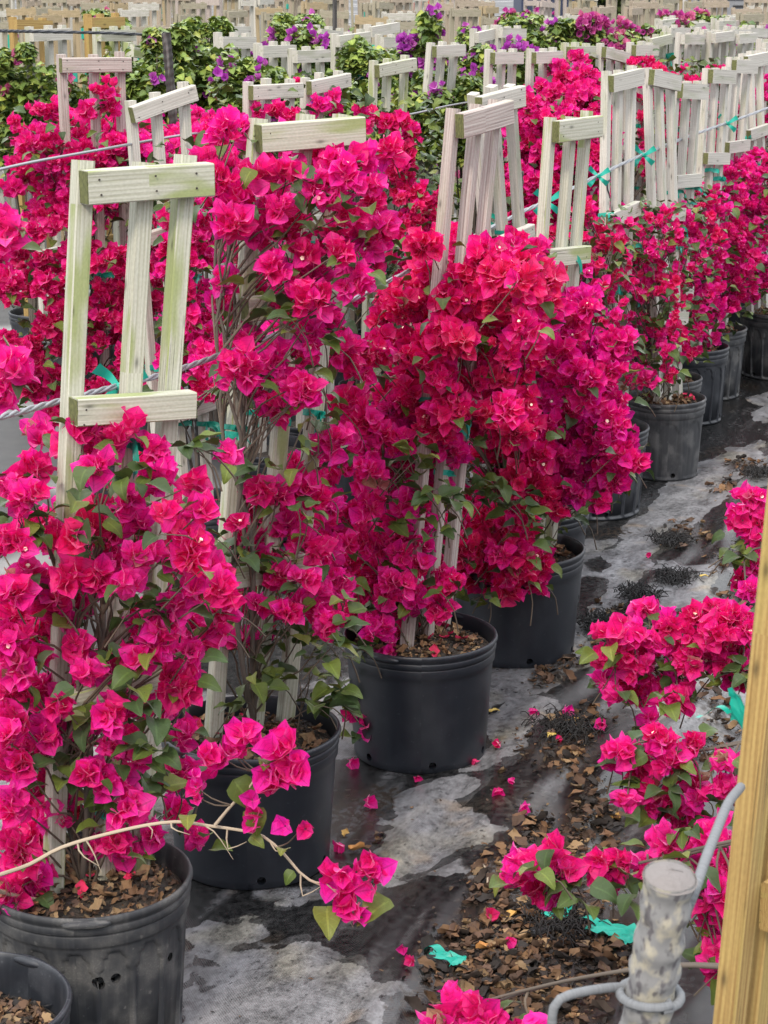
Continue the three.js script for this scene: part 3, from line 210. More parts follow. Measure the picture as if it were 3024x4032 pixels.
M.bark = new THREE.MeshStandardMaterial({ color: lin(.085, .070, .057), roughness: 0.9, bumpMap: tex(64, 64, (x, y) => { const n = 0.5 + fbm(x / 6, y / 20, 1, 3); return [n, n, n]; }, false), bumpScale: 0.001 });
M.twig = new THREE.MeshStandardMaterial({ color: lin(.095, .072, .052), roughness: 0.85 });
M.palebark = new THREE.MeshStandardMaterial({ color: lin(.32, .26, .19), roughness: 0.85 });
M.cream = new THREE.MeshStandardMaterial({ color: lin(.85, .8, .6), roughness: 0.6, side: THREE.DoubleSide });
const potTex = (a, b, seed, amt) => tex(512, 512, (x, y) => { // moulded plastic with dust, water marks and scuffs
  const u = x / 512, v = y / 512; const n = fbm(u * 6, v * 6, seed, 4), f = fbm(u * 130, v * 130, seed + 4, 2), st = fbm(u * 40, v * 2.5, seed + 8, 3);
  const sc = sst(.34, .44, fbm(u * 9 + v * 5, v * 70, seed + 30, 2)) * sst(.05, .3, fbm(u * 7, v * 7, seed + 40, 2)), mud = sst(.3, .42, fbm(u * 34, v * 34, seed + 50, 3));
  const d = clamp(amt * (sst(-0.15, 0.35, n) * (0.55 + 1.2 * Math.max(0, f)) + 0.5 * Math.max(0, st)) + .6 * sc + .45 * mud); return [0, 1, 2].map((i) => a[i] * (1 - d) + b[i] * d); });
M.pot_smooth = new THREE.MeshStandardMaterial({ map: potTex([.009, .0115, .017], [.045, .05, .06], 4, .25), roughness: 0.42 });
M.pot_fluted = new THREE.MeshStandardMaterial({ map: potTex([.012, .0145, .02], [.075, .08, .09], 14, .5), roughness: 0.45 });
M.pot_ribbed = new THREE.MeshStandardMaterial({ map: potTex([.022, .024, .028], [.14, .137, .13], 24, .8), roughness: 0.66 });
M.pot_dusty = new THREE.MeshStandardMaterial({ map: potTex([.022, .024, .028], [.12, .12, .12], 34, .8), roughness: 0.55 });
M.pot_old = M.pot_row = M.pot_fluted;
M.soil = new THREE.MeshStandardMaterial({ map: tex(256, 256, (x, y) => { const n = 0.5 + fbm(x / 9, y / 9, 2, 4); return [.05 * n + .012, .037 * n + .01, .026 * n + .008]; }), roughness: 0.95, bumpMap: tex(128, 128, (x, y) => { const n = 0.5 + fbm(x / 5, y / 5, 6, 3); return [n, n, n]; }, false), bumpScale: 0.012 });
M.chip = new THREE.MeshStandardMaterial({ color: lin(1, 1, 1), roughness: 0.9, side: THREE.DoubleSide });
M.tape = new THREE.MeshPhysicalMaterial({ color: lin(.006, .36, .27), roughness: 0.42, transmission: 0.18, thickness: 0, side: THREE.DoubleSide });
M.tapedark = new THREE.MeshStandardMaterial({ color: lin(.005, .22, .16), roughness: 0.42, side: THREE.DoubleSide });
M.wire = new THREE.MeshStandardMaterial({ color: lin(.30, .31, .33), roughness: 0.42, metalness: 0.55 });
M.blackwire = new THREE.MeshStandardMaterial({ color: lin(.035, .037, .045), roughness: 0.5 });
M.rebar = new THREE.MeshStandardMaterial({ map: tex(128, 256, (x, y) => { const n = fbm(x / 20, y / 30, 4, 4), k = 0.03 + 0.07 * sst(0, .4, n); return [k, k * .95, k * .92]; }), roughness: 0.8 });
M.endgrain = new THREE.MeshStandardMaterial({ map: tex(64, 64, (x, y) => { const n = fbm(x / 9, y / 9, 5, 3), s = .5 + .5 * Math.sin((x + 8 * fbm(x / 20, y / 20, 2, 2)) * 1.1), k = .6 + .6 * n + .35 * s; return [.13 * k, .14 * k, .05 * k]; }), roughness: .95 });
M.root = new THREE.MeshStandardMaterial({ color: lin(.009, .008, .008), roughness: .8 });
M.nail = new THREE.MeshStandardMaterial({ color: lin(.05, .04, .035), roughness: 0.6, metalness: 0.4 });

// ------------------------------------------------------------------ ground: woven weed fabric; a runs along the rows, b across them
const SA = 0.358, CA = 0.934, abToXZ = (a, b) => [a * SA + b * CA, -(a * CA - b * SA)];
{
  const far = tex(512, 512, (x, y) => { const n = fbm(x / 60, y / 60, 4, 4), f = fbm(x / 4, y / 4, 9, 2); const p = sst(0.05, 0.25, n); const k = (0.045 + 0.16 * p) * (1 + 0.5 * f); return [k, k * 0.98, k * 0.96]; });
  far.repeat.set(20, 20);
  const g = new THREE.PlaneGeometry(160, 160); g.rotateX(-Math.PI / 2);
  const m = struct('ground', g, new THREE.MeshStandardMaterial({ map: far, roughness: 0.55 })); m.position.set(0, -0.02, -40);
  // the aisle sheet
  const A0 = 1.6, A1 = 11.2, B0 = -2.5, B1 = 0.35, N = 2048;
  const inside = (P, a, b) => { let c = false; for (let i = 0, j = P.length - 1; i < P.length; j = i++) { const [xi, yi] = P[i], [xj, yj] = P[j]; if ((yi > b) !== (yj > b) && a < (xj - xi) * (b - yi) / (yj - yi) + xi) c = !c; } return c; };
  const box = (P) => [Math.min(...P.map((p) => p[0])) - .1, Math.max(...P.map((p) => p[0])) + .1, Math.min(...P.map((p) => p[1])) - .1, Math.max(...P.map((p) => p[1])) + .1];
  const pale = D.polys.pale.map((P) => [P, box(P)]), wet = D.polys.wet.map((P) => [P, box(P)]);
  const hit = (L, a, b) => L.some(([P, q]) => a > q[0] && a < q[1] && b > q[2] && b < q[3] && inside(P, a, b));
  const rough = new Uint8Array(N * N * 4);
  const soil = D.litter.map(([x, z, s, n]) => [x * SA - z * CA, x * CA + z * SA, Math.max(.03, s) * 1.25, Math.min(1, n / 90)]);
  const map = tex(N, N, (x, y) => {
    const b = B0 + (B1 - B0) * x / N, a = A0 + (A1 - A0) * y / N;
    const w1 = fbm(a * 5, b * 5, 1, 4), w2 = fbm(a * 5, b * 5, 40, 4);
    const aa = a + 0.16 * w1, bb = b + 0.12 * w2;
    const n = fbm(a * 1.1, b * 1.9, 3, 4), f = noise.noise(a * 60, b * 60, 2), ff = noise.noise(a * 190, b * 190, 7), st = fbm(a * 1.4, b * 11, 12, 3);
    const a2 = a + 0.10 * w2 + .05 * noise.noise(a * 14, b * 14, 5), b2 = b - 0.09 * w1; const hp = (hit(pale, aa, bb) ? .8 : 0) + (hit(pale, a2, b2) ? .2 : 0);
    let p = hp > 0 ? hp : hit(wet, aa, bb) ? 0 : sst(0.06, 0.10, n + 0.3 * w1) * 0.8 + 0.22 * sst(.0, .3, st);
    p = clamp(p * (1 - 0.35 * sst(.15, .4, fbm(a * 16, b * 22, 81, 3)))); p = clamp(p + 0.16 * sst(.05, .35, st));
    const grit = sst(0.1, 0.5, fbm(a * 9, b * 9, 22, 3) + 0.25 * f);
    const dirt = sst(0.14, 0.3, fbm(a * 2.3, b * 3.1, 33, 4));
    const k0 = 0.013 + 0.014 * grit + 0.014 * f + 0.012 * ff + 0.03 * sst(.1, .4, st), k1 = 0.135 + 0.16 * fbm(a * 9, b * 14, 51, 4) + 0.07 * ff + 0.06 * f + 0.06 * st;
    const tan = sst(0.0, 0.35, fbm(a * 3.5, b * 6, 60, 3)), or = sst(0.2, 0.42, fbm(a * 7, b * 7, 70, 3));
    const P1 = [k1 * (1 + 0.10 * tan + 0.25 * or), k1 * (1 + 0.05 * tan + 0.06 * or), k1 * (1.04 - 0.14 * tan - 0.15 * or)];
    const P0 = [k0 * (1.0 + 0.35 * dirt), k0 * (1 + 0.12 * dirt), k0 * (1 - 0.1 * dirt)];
    // loose specks of dirt and grit on the cloth
    const sp = noise.noise(a * 75, b * 75, 90) > 0.52 ? 0.35 : 1;
    let so = 0; for (const [sa, sb, ss, sn] of soil) { const da = (a - sa) / (ss * 1.5), db = (b - sb) / ss, q = da * da + db * db; if (q < 3) so += sn * Math.exp(-q); } so = sst(.32, .62, so + .5 * w1 + .35 * f) * sst(-.35, .1, ff + f); // washed-out potting soil under the litter
    const sc = 0.6 + 0.9 * Math.max(0, ff + .4) ;
    const i = (y * N + x) * 4, r = clamp(0.15 + 0.22 * p + 0.16 * grit * (1 - p) + 0.08 * f) * 255; rough[i] = rough[i + 1] = rough[i + 2] = r; rough[i + 3] = 255;
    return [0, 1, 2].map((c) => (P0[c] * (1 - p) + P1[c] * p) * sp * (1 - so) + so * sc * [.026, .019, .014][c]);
  });
  map.wrapS = map.wrapT = THREE.ClampToEdgeWrapping;
  const rt = new THREE.DataTexture(rough, N, N); rt.magFilter = rt.minFilter = THREE.LinearFilter; rt.needsUpdate = true;
  const bump = tex(512, 512, (x, y) => { const n = 0.5 + 0.35 * fbm(x / 30, y / 30, 5, 3) + 0.25 * Math.sin(x * 1.57) * Math.sin(y * 1.57); return [n, n, n]; }, false); bump.repeat.set(4, 12);
  const H = (a, b) => { // wrinkles and folds of the cloth, highest in the walkway
    const lane = sst(-1.62, -1.3, b) * (1 - sst(-0.35, -0.1, b));
    const w = 0.022 * (1 - Math.abs(noise.noise(a * 1.1, b * 7 + 0.6 * noise.noise(a * 2, b, 3), 4)) * 2) + 0.014 * fbm(a * 3, b * 7, 8, 3);
    const fold = 0.035 * Math.exp(-(((b + 1.08 + 0.12 * Math.sin(a * 2.1)) / 0.05) ** 2)) * sst(4.0, 4.6, a) * (1 - sst(6.3, 7.2, a)) + 0.02 * Math.exp(-(((b + 0.86 + 0.08 * Math.sin(a * 3)) / 0.04) ** 2)) * sst(3.0, 3.6, a);
    return Math.max(0, lane * (w + fold)) + 0.002; };
  const sheet = grid(260, 150, (u, v) => { const a = A0 + (A1 - A0) * u, b = B0 + (B1 - B0) * v; const [x, z] = abToXZ(a, b); return [x, H(a, b), z]; });
  sheet.index.array.reverse && sheet.computeVertexNormals();
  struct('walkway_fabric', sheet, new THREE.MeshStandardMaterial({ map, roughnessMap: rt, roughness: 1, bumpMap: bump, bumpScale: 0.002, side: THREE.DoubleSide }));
  D.H = (x, z) => { const a = x * SA - z * CA, b = x * CA + z * SA; return (a > A0 && a < A1 && b > B0 && b < B1) ? H(a, b) : -0.018; };
}

// ------------------------------------------------------------------ wooden pieces
function beam(p, q, w, t, ref, near, rot = 0) { // chamfered stick from p to q; w across ref, t along ref normal
  const L = p.distanceTo(q), c = near ? 0.0022 : 0, hw = w / 2, ht = t / 2;
  const sec = near ? [[-hw + c, -ht], [hw - c, -ht], [hw, -ht + c], [hw, ht - c], [hw - c, ht], [-hw + c, ht], [-hw, ht - c], [-hw, -ht + c]] : [[-hw, -ht], [hw, -ht], [hw, ht], [-hw, ht]];
  const n = sec.length, seg = near ? 5 : 1, pos = [], uv = [], idx = [], u0 = rnd() * 5, v0 = rnd() * 3, bow = near ? rr(-1, 1) * 0.004 : 0;
  for (let k = 0; k < n; k++) { const [x0, z0] = sec[k], [x1, z1] = sec[(k + 1) % n], e = Math.hypot(x1 - x0, z1 - z0);
    const base = pos.length / 3; for (let i = 0; i <= seg; i++) { const y = L * i / seg, bo = bow * Math.sin(Math.PI * i / seg); pos.push(x0 + bo, y, z0, x1 + bo, y, z1); uv.push(u0 + k * 0.31, v0 + y / 1.5, u0 + k * 0.31 + e / 0.2, v0 + y / 1.5); }
    for (let i = 0; i < seg; i++) { const a = base + i * 2; idx.push(a, a + 2, a + 1, a + 1, a + 2, a + 3); } }
  for (const [y, fl] of [[0, 0], [L, 1]]) { const base = pos.length / 3; for (const [x, z] of sec) { pos.push(x, y, z); uv.push(u0 + x / 0.06, v0 + z / 0.06); } for (let k = 1; k < n - 1; k++) fl ? idx.push(base, base + k + 1, base + k) : idx.push(base, base + k, base + k + 1); }
  const g = new THREE.BufferGeometry(); g.setAttribute('position', new THREE.Float32BufferAttribute(pos, 3)); g.setAttribute('uv', new THREE.Float32BufferAttribute(uv, 2)); g.setIndex(idx);
  const Y = q.clone().sub(p).normalize(), Xr = ref.clone().addScaledVector(Y, -ref.dot(Y)).normalize(), Z = new THREE.Vector3().crossVectors(Xr, Y);
  g.applyMatrix4(new THREE.Matrix4().makeBasis(Xr, Y, Z).setPosition(p)); const h = g.toNonIndexed(); h.computeVertexNormals(); return h;
}
function tieGeo(c, Y, X, w, tails, s = 1) { // flat plastic tape wrapped round a square post, with loose ends
  const Z = new THREE.Vector3().crossVectors(X, Y), h = 0.012 * s, o = w / 2 + 0.0022, parts = [];
  const ring = [[-1, -1], [1, -1], [1, 1], [-1, 1], [-1, -1]].map(([a, b]) => c.clone().addScaledVector(X, a * o).addScaledVector(Z, b * o));
  parts.push(grid(4, 1, (u, v) => { const p = ring[Math.round(u * 4)].clone().addScaledVector(Y, (v - 0.5) * h + (Math.round(u * 4) % 2) * 0.003); return p.toArray(); }));
  for (let k = 0; k < tails; k++) { const L = rr(0.03, 0.085) * s, d = X.clone().multiplyScalar(rr(-1, 1)).addScaledVector(Z, rr(0.3, 0.9)).normalize(), st = c.clone().addScaledVector(Z, o + 0.002).addScaledVector(X, rr(-0.3, 0.3) * w), tw = rr(-1, 1), up = rr(-0.1, 0.5);
    parts.push(grid(6, 2, (u, v) => { const e = L * u, p = st.clone().addScaledVector(d, e * (1 - 0.55 * u)); p.y += up * e - e * e * rr(0.999, 1) * 7; const wd = (v - 0.5) * h * 1.15, a = tw * u * 1.4; p.addScaledVector(Y, wd * Math.cos(a)); p.addScaledVector(X, wd * Math.sin(a)); p.addScaledVector(Z, 0.003 * Math.cos(v * 6)); return p.toArray(); })); }
  return mergeGeometries(parts);
}
const tapeMat = () => (rnd() < 0.6 ? M.tape : M.tapedark);
const TL = {
  t1: 'nearest trellis, three mossy pale slats standing bare above the pink flowers at left',
  t2: 'second nearest trellis with a green-stained top rail, standing in the second large pot',
  t4a: 'pinkish grained trellis turned edge-on, rising out of the big crimson bush',
  t4b: 'whitish trellis directly behind the pinkish edge-on one, its rail slightly higher',
  t5: 'greenish trellis with open slats beside the black stake on the cable',
  t6: 'tall edge-on trellis with a black paint mark on its front slat',
  t7: 'edge-on trellis with a down-sloping top rail, just right of the paint-marked one',
  t8: 'shorter edge-on trellis, lowest top in the far end of the front row',
  t9: 'front-row trellis just beyond the shorter one, slats spread slightly',
  t10: 'second to last front-row trellis near the right edge', t11: 'last front-row trellis near the right edge, rail rising to the right',
  b1: 'pinkish trellis with purple grain on its top rail behind the upper left flowers',
  b2: 'white trellis with a steeply tilted top rail in front of the black ribbed stake',
  b3: 'white trellis behind the second nearest trellis, left of a close twin', b4: 'white trellis with rail rising right, right-hand twin behind the second nearest trellis',
  b5: 'greenish tall open trellis above the drooping crimson spray', b6: 'white leaning trellis left of the purple-topped bush base, slats bare to the cable',
  b7: 'white trellis standing between the edge-on pair and the purple bush', b8: 'narrow white trellis just left of the tall pink plume', b9: 'greenish trellis rising from the tall pink plume',
  b10: 'white trellis with rail sloping down right, behind the red-flowered mass', b11: 'white trellis above the small red blooms in the upper right',
};
const cOrder = D.trellises.filter((t) => t[0][0] === 'c').sort((a, b) => a[4] / -a[6] - b[4] / -b[6]).map((t) => t[0]), bOrder = D.trellises.filter((t) => t[0][0] === 'b').sort((a, b) => a[4] / -a[6] - b[4] / -b[6]).map((t) => t[0]);
function trellis(d) {
  const [id, bx, by, bz, tx, ty, tz, yaw, wid, tone, roll] = d, near = 't1 t2 t4a t4b t5 b1 b2 b3 b4 b5'.split(' ').includes(id), row = id[0];
  const lab = TL[id] ?? null, far = row === 'c';
  const g = thing('trellis', lab ?? `trellis number ${cOrder.indexOf(id) + 1} of ${cOrder.length} from the left, standing among the green bushes`, 'trellis', [bx, by, bz], lab ? (row === 't' ? 'trellises along the front row' : 'trellises along the second row') : 'trellises among the green bushes');
  const m = M['wood_' + tone], X = V(Math.cos(yaw) * Math.cos(roll), Math.sin(roll), -Math.sin(yaw) * Math.cos(roll)), XH = V(Math.cos(yaw), 0, -Math.sin(yaw)), top = V(tx - bx, ty - by, tz - bz), low = V(0, -0.12, 0);
  const edge = yaw > .9 || far, pw = edge || row !== 't' ? 0.026 : 0.031, rt = edge || row !== 't' ? 0.024 : 0.034, rh = row === 't' ? 0.056 : 0.046, back = -(pw + rt) / 2 - .0006, off = [-0.5 * wid + pw * 0.5, rr(-0.02, 0.012), 0.5 * wid - pw * 0.9], Z = new THREE.Vector3().crossVectors(XH, V(0, 1, 0)), at = [];
  off.forEach((o, i) => { const q = top.clone().addScaledVector(X, o).addScaledVector(Z, back); q.y += rr(0.003, 0.014); const p = low.clone().addScaledVector(XH, o * 0.86).addScaledVector(Z, back);
    mesh('slat', beam(p, q, pw, pw, XH, near), m, g); at.push([p, q]); });
  const U = top.clone().normalize(), lenT = top.length();
  const rails = id === 'b6' || id === 't4a' ? [[0, 1], [.5, .9]] : [[0, 1], [id === 't1' ? .292 : rr(.26, .4), .95], [rr(.6, .7), .9]];
  rails.forEach(([f, s], k) => { const c = top.clone().multiplyScalar(1 - f); c.y -= 0.027; const e0 = c.clone().addScaledVector(X, -wid / 2 * s), e1 = c.clone().addScaledVector(X, wid / 2 * s); if (k) { e0.y += rr(-.01, .01); e1.y += rr(-.01, .01); }
    const gRail = beam(e0, e1, rt, k ? rh * .84 : rh, Z, near); const rm = mesh('rail', gRail, m, g);
    if (!far) for (const [e, sg] of [[e0, -1], [e1, 1]]) mesh('end_grain', beam(e.clone().addScaledVector(X, sg * .0003), e.clone().addScaledVector(X, sg * .0016), rt - .003, (k ? rh * .84 : rh) - .003, Z, false), M.endgrain, rm);
    if (near && k < 2) for (const o of off) for (const dy of [-0.012, 0.013]) { const p = c.clone().addScaledVector(X, o * .96 + rr(-.004, .004)).addScaledVector(Z, rt / 2 + .0002); p.y += dy + X.y * o; const ng = new THREE.CylinderGeometry(0.0019, 0.0019, 0.0012, 6); ng.rotateX(Math.PI / 2); ng.rotateY(yaw); mesh('nail', ng, M.nail, rm).position.copy(p); } });
  const nt = id === 't1' ? 2 : far ? 2 : near ? 7 : 7;
  for (let k = 0; k < nt; k++) { const i = id === 't1' ? 1 : Math.floor(rnd() * 3), f = id === 't1' ? [0.665, 0.2][k] : rr(far ? .5 : 0.22, far ? 0.92 : 0.75), [p, q] = at[i], c = p.clone().lerp(q, f), Y = q.clone().sub(p).normalize(), Xr = XH.clone().addScaledVector(Y, -XH.dot(Y)).normalize();
    mesh('tape_tie', tieGeo(c, Y, Xr, pw, 1 + Math.floor(rnd() * 3), id === 't1' && k === 0 ? 1.5 : far ? rr(1.4, 2.2) : rr(.9, 1.4)), tapeMat(), g); }
  if (id === 't6') { // black paint mark on the front slat
    const [p, q] = at[0], s = new THREE.CatmullRomCurve3([[.011, .03], [-.006, .024], [-.009, .012], [-.003, -.006], [.004, -.014], [.008, -.03]].map(([a, b]) => { const c = p.clone().lerp(q, 0.72); c.addScaledVector(XH, a).addScaledVector(Z, pw / 2 + 0.0015); c.y += b; return c; }));
    mesh('paint_mark', new THREE.TubeGeometry(s, 12, 0.0034, 5), M.blackwire, g); }
  return g;
}
for (const d of D.trellises) trellis(d);
// the packed rows of trellises far behind
{
  const post = new THREE.BoxGeometry(0.025, 1.42, 0.025), railG = new THREE.BoxGeometry(0.19, 0.042, 0.024), fm = [M.wood_far, M.wood_far, M.wood_far, M.wood_far2, M.wood_far2, M.wood_far3, M.wood_w, M.wood_p];
  const f = rng(77); let n = 0;
  for (let b = -12; b < 0.8; b += 0.95) for (let a = 9.6; a < 29; a += 0.36) {
    const aa = a + rr(-.12, .12, f), bb = b + rr(-.2, .2, f), [x, z] = abToXZ(aa, bb), dz = -z; if (Math.abs(x) > dz * 0.19 + 0.15 || dz < 11.3 + 0.5 * f() || dz > (x < 1 ? 27 : 20)) continue;
    if (n >= 255) continue; if (f() < 0.12) continue; n++;
    const g = thing('trellis', 'pale wooden trellis in the densely packed rows at the far end of the field', 'trellis', [x, 0.1, z], 'trellises packed in the far rows');
    g.rotation.set(rr(-.03, .03, f), rr(-.2, 1.1, f), rr(-.06, .04, f)); const h = rr(1.3, 1.42, f), m = fm[Math.floor(f() * fm.length)];
    for (const o of [-0.085, rr(-.01, .02, f), 0.075]) { const s = mesh('slat', post, m, g); s.position.set(o, h - 0.71, -0.031); }
    mesh('rail', railG, m, g).position.set(0, h - 0.03, 0); mesh('rail', railG, m, g).position.set(0, h - 0.5, 0);
    if (f() < 0.5) { const t = mesh('tape_tie', new THREE.BoxGeometry(0.038, rr(.03, .1, f), 0.039), M.tape, g); t.position.set(-0.085, h - rr(.2, .5, f), -0.031); }
  }
}

// ------------------------------------------------------------------ pots
function potGeo(R, H, type, holes) {
  const rb = R * 0.86, rw = R * 0.945, th = 0.004, P = [];
  const add = (r, y) => P.push(new THREE.Vector2(r, y));
  add(0, 0.004); add(rb - 0.02, 0.004); add(rb - 0.008, 0); add(rb, 0.006); 
  const n = type === 'ribbed' || type === 'fluted' || type === 'dusty' ? 44 : 14; for (let i = 1; i <= n; i++) { const t = i / n; add(rb + (rw - rb) * t, 0.006 + (H * 0.80 - 0.006) * t); }
  add(rw + 0.0045, H * 0.815); add(rw + 0.005, H * 0.87); add(rw + 0.003, H * 0.875); add(rw + 0.003, H * 0.885); add(rw + 0.007, H * 0.895); add(rw + 0.0075, H * 0.925); add(rw + 0.005, H * 0.93); add(rw + 0.005, H * 0.94);
  add(R - 0.002, H * 0.955); add(R + 0.001, H * 0.975); add(R - 0.001, H * 0.995); add(R - 0.004, H); add(R - 0.007, H * 0.997); add(R - 0.009, H * 0.97); add(rw - th, H * 0.9); add(rw - th, H * 0.8); add(rb - th + (rw - rb) * .5, H * 0.4); add(rb - th, 0.02); add(0, 0.02);
  const flute = type === 'ribbed' || type === 'fluted' || type === 'dusty', seg = flute ? 144 : type === 'row' ? 32 : 72;
  let g = new THREE.LatheGeometry(P, seg);
  if (flute) { const p = g.attributes.position, K = type === 'dusty' ? 8 : 16; for (let i = 0; i < p.count; i++) { const x = p.getX(i), y = p.getY(i), z = p.getZ(i), r = Math.hypot(x, z); if (y < 0.012 || y > H * 0.80 || r < rb - 0.002) continue; const edge = rb + (rw - rb) * (y - 0.006) / (H * 0.8); if (r < edge - 0.002) continue;
      const an = Math.atan2(z, x) / (2 * Math.PI) * K, fr = Math.abs(an - Math.round(an)) * 2, topY = H * (0.77 - 0.09 * sst(0.2, 0.75, fr) * 2 * fr), in_ = sst(0.78, 0.7, fr) * sst(topY, topY - 0.012, y); const s = 1 - (type === 'dusty' ? 0.003 : 0.0095) * (1 - sst(0.0, 1, 1 - in_)) / R; p.setXYZ(i, x * s, y, z * s); } }
  const uv = g.attributes.uv, pp = g.attributes.position; for (let i = 0; i < uv.count; i++) uv.setXY(i, uv.getX(i) * 2.4, pp.getY(i) / 0.45 + (Math.hypot(pp.getX(i), pp.getZ(i)) < rb - 0.03 ? 0.3 : 0));
  g = mergeVertices(g, 1e-5); g.computeVertexNormals();
  if (holes.length) { const ev = new Evaluator(); ev.attributes = ['position', 'normal', 'uv']; let A = new Brush(g); A.updateMatrixWorld();
    for (const [an, y, r] of holes) { const h = new THREE.CylinderGeometry(r, r, 0.05, 10); h.rotateZ(Math.PI / 2); const B = new Brush(h); const rad = rb + (rw - rb) * y / (H * 0.8); B.position.set(Math.cos(an) * rad, y, Math.sin(an) * rad); B.rotation.y = -an; B.updateMatrixWorld(); const o = ev.evaluate(A, B, SUBTRACTION); A = o; A.updateMatrixWorld(); }
    g = A.geometry; g.clearGroups(); }
  return g;
}
const chipGeos = [0, 1, 2].map((k) => grid(4, 2, (u, v) => [(u - .5) * 0.021 * (1 - .3 * v) + .002 * Math.sin(v * 9 + k), 0.004 * Math.sin(u * 3 + k) * (k * .5 + .4), (v - .5) * 0.008 * (.45 + Math.sin(Math.PI * (u * .8 + .1))) * (1 + .3 * Math.sin(u * 11 + k))]));
const litterGeos = [0, 1, 2].map((k) => grid(7, 4, (u, v) => { const w = Math.sin(Math.PI * Math.pow(u, .7)) * 0.0095 + .0005, s = v * 2 - 1; return [(u - .5) * 0.034, 0.007 * (k * .5 + .2) * (s * s) + 0.006 * Math.sin(u * 4 + k * 2) * .6 + .004 + .002 * Math.sin(s * 4 + u * 7), s * w * (1 + .25 * Math.sin(u * 13 + k * 3 + s))]; }));
const BROWN = [[.13, .068, .032], [.07, .04, .024], [.16, .09, .043], [.030, .021, .016], [.12, .065, .036], [.22, .145, .075], [.022, .018, .016], [.09, .052, .034]];
const eul = new THREE.Euler(), qt = new THREE.Quaternion();
const mat4 = (x, y, z, ex, ey, ez, s) => new THREE.Matrix4().compose(V(x, y, z), qt.setFromEuler(eul.set(ex, ey, ez)), V(s, s, s));
const PL = {
  p0: 'black pot cut off by the bottom left corner, filled with bark chips', p1: 'dusty ribbed grey-black pot with punched holes, nearest at left',
  p2: 'smooth black pot behind the long arching branch', p3: 'smooth black pot with a scuff, third along the walkway', p4: 'smooth black pot under the big crimson bush',
  p4b: 'black pot half hidden just behind the pot of the crimson bush', p5: 'fluted black pot under the bright magenta bush, soil showing at its right', p6: 'dented grey pot with a thick rolled rim, standing widest open in the far row',
  p6b: 'black pot tucked directly behind the dented grey pot', p7: 'narrow bluish black fluted pot behind the dented grey pot', p8: 'dusty grey ribbed pot second from the right edge', p9: 'dark ribbed pot at the right edge, farthest along the walkway' };
const potCache = new Map();
function pot(id, x, z, Dm, H, type, label, group, detail) {
  const R = Dm / 2, g = thing('nursery_pot', label, 'pot', [x, 0.0, z], group);
  let key = [R, H, type, detail].join(), geo = potCache.get(key);
  if (!geo) { const holes = []; if (detail) for (let k = 0; k < 6; k++) holes.push([k / 6 * 6.283 + 0.35, 0.024, 0.0095]);
    if (id === 'p1') { holes.length = 0; holes.push([1.83, H * .60, .007], [1.36, H * .58, .0105], [1.33, H * .555, .008], [1.17, H * .585, .0095], [2.12, H * .62, .006], [.45, H * .58, .008]); }
    geo = potGeo(R, H, type, holes); potCache.set(key, geo); }
  const body = mesh('body', geo, M['pot_' + type], g); body.rotation.y = id.length > 2 ? rnd() * 6 : 0;
  if (detail) { const hg = new THREE.SphereGeometry(1, 20, 10); hg.scale(0.042, 0.009, 0.011); for (const an of id === 'p1' ? [1.45, 4.6] : [1.9 + R, 5.04 + R]) { const h = mesh('lip_tab', hg, M['pot_' + type], g); h.position.set(Math.cos(an) * (R - 0.003), H * 0.965, Math.sin(an) * (R - 0.003)); h.rotation.y = Math.PI / 2 - an; } }
  const sh = H * (id === 'p0' ? 0.72 : id === 'p2' || id === 'p1' ? 0.86 : 0.88), sr = R * 0.945 - 0.006, sg = grid(10, 36, (u, v) => { const r = sr * u, t = v * Math.PI * 2; return [Math.cos(t) * r, sh + 0.012 * (1 - u * u) + (u < 1 ? 0.006 * noise.noise(Math.cos(t) * r * 40, Math.sin(t) * r * 40, x * 9) : 0), Math.sin(t) * r]; });
  mesh('soil', sg, M.soil, g).material.side = THREE.DoubleSide;
  if (detail) { const f = rng(x * 1000 + z * 77 | 0), it = [[], [], []], lt = []; for (let k = 0; k < (id === 'p0' ? 900 : 700); k++) { const t = f() * 6.283, r = Math.sqrt(f()) * (sr - .012), s = rr(.3, 1.15, f) * (id === 'p0' ? 1.15 : .8); const c = BROWN[Math.floor(f() * 8)], q = rr(.6, 1.3, f); it[k % 3].push({ m: mat4(Math.cos(t) * r, sh + .012 * (1 - (r / sr) ** 2) + rr(.002, .010, f), Math.sin(t) * r, rr(-.7, .7, f), f() * 6.3, rr(-.7, .7, f), s), c: lin(c[0] * q, c[1] * q, c[2] * q) }); }
    it.forEach((l, k) => stuff('bark_chips', chipGeos[k], M.chip, g, l));
    for (let k = 0; k < (id === 'p0' ? 14 : 60); k++) { const t = f() * 6.283, r = Math.sqrt(f()) * (sr - .03), c = f() < .12 ? [.5, .02, .08] : BROWN[[0, 2, 4, 5, 2][Math.floor(f() * 5)]], q = rr(.7, 1.3, f); lt.push({ m: mat4(Math.cos(t) * r, sh + .022, Math.sin(t) * r, rr(-.6, .6, f), f() * 6.3, rr(-.6, .6, f), rr(.5, 1.1, f)), c: lin(c[0] * q, c[1] * q, c[2] * q) }); }
    stuff('fallen_leaves', litterGeos[1], M.chip, g, lt); }
  return g;
}
const POT = {};
for (const [id, x, z, d, h, t] of D.pots) { POT[id] = [x, h * 0.87, z]; pot(id, x, z, d, h, t, PL[id], 'pots along the front row', true); }
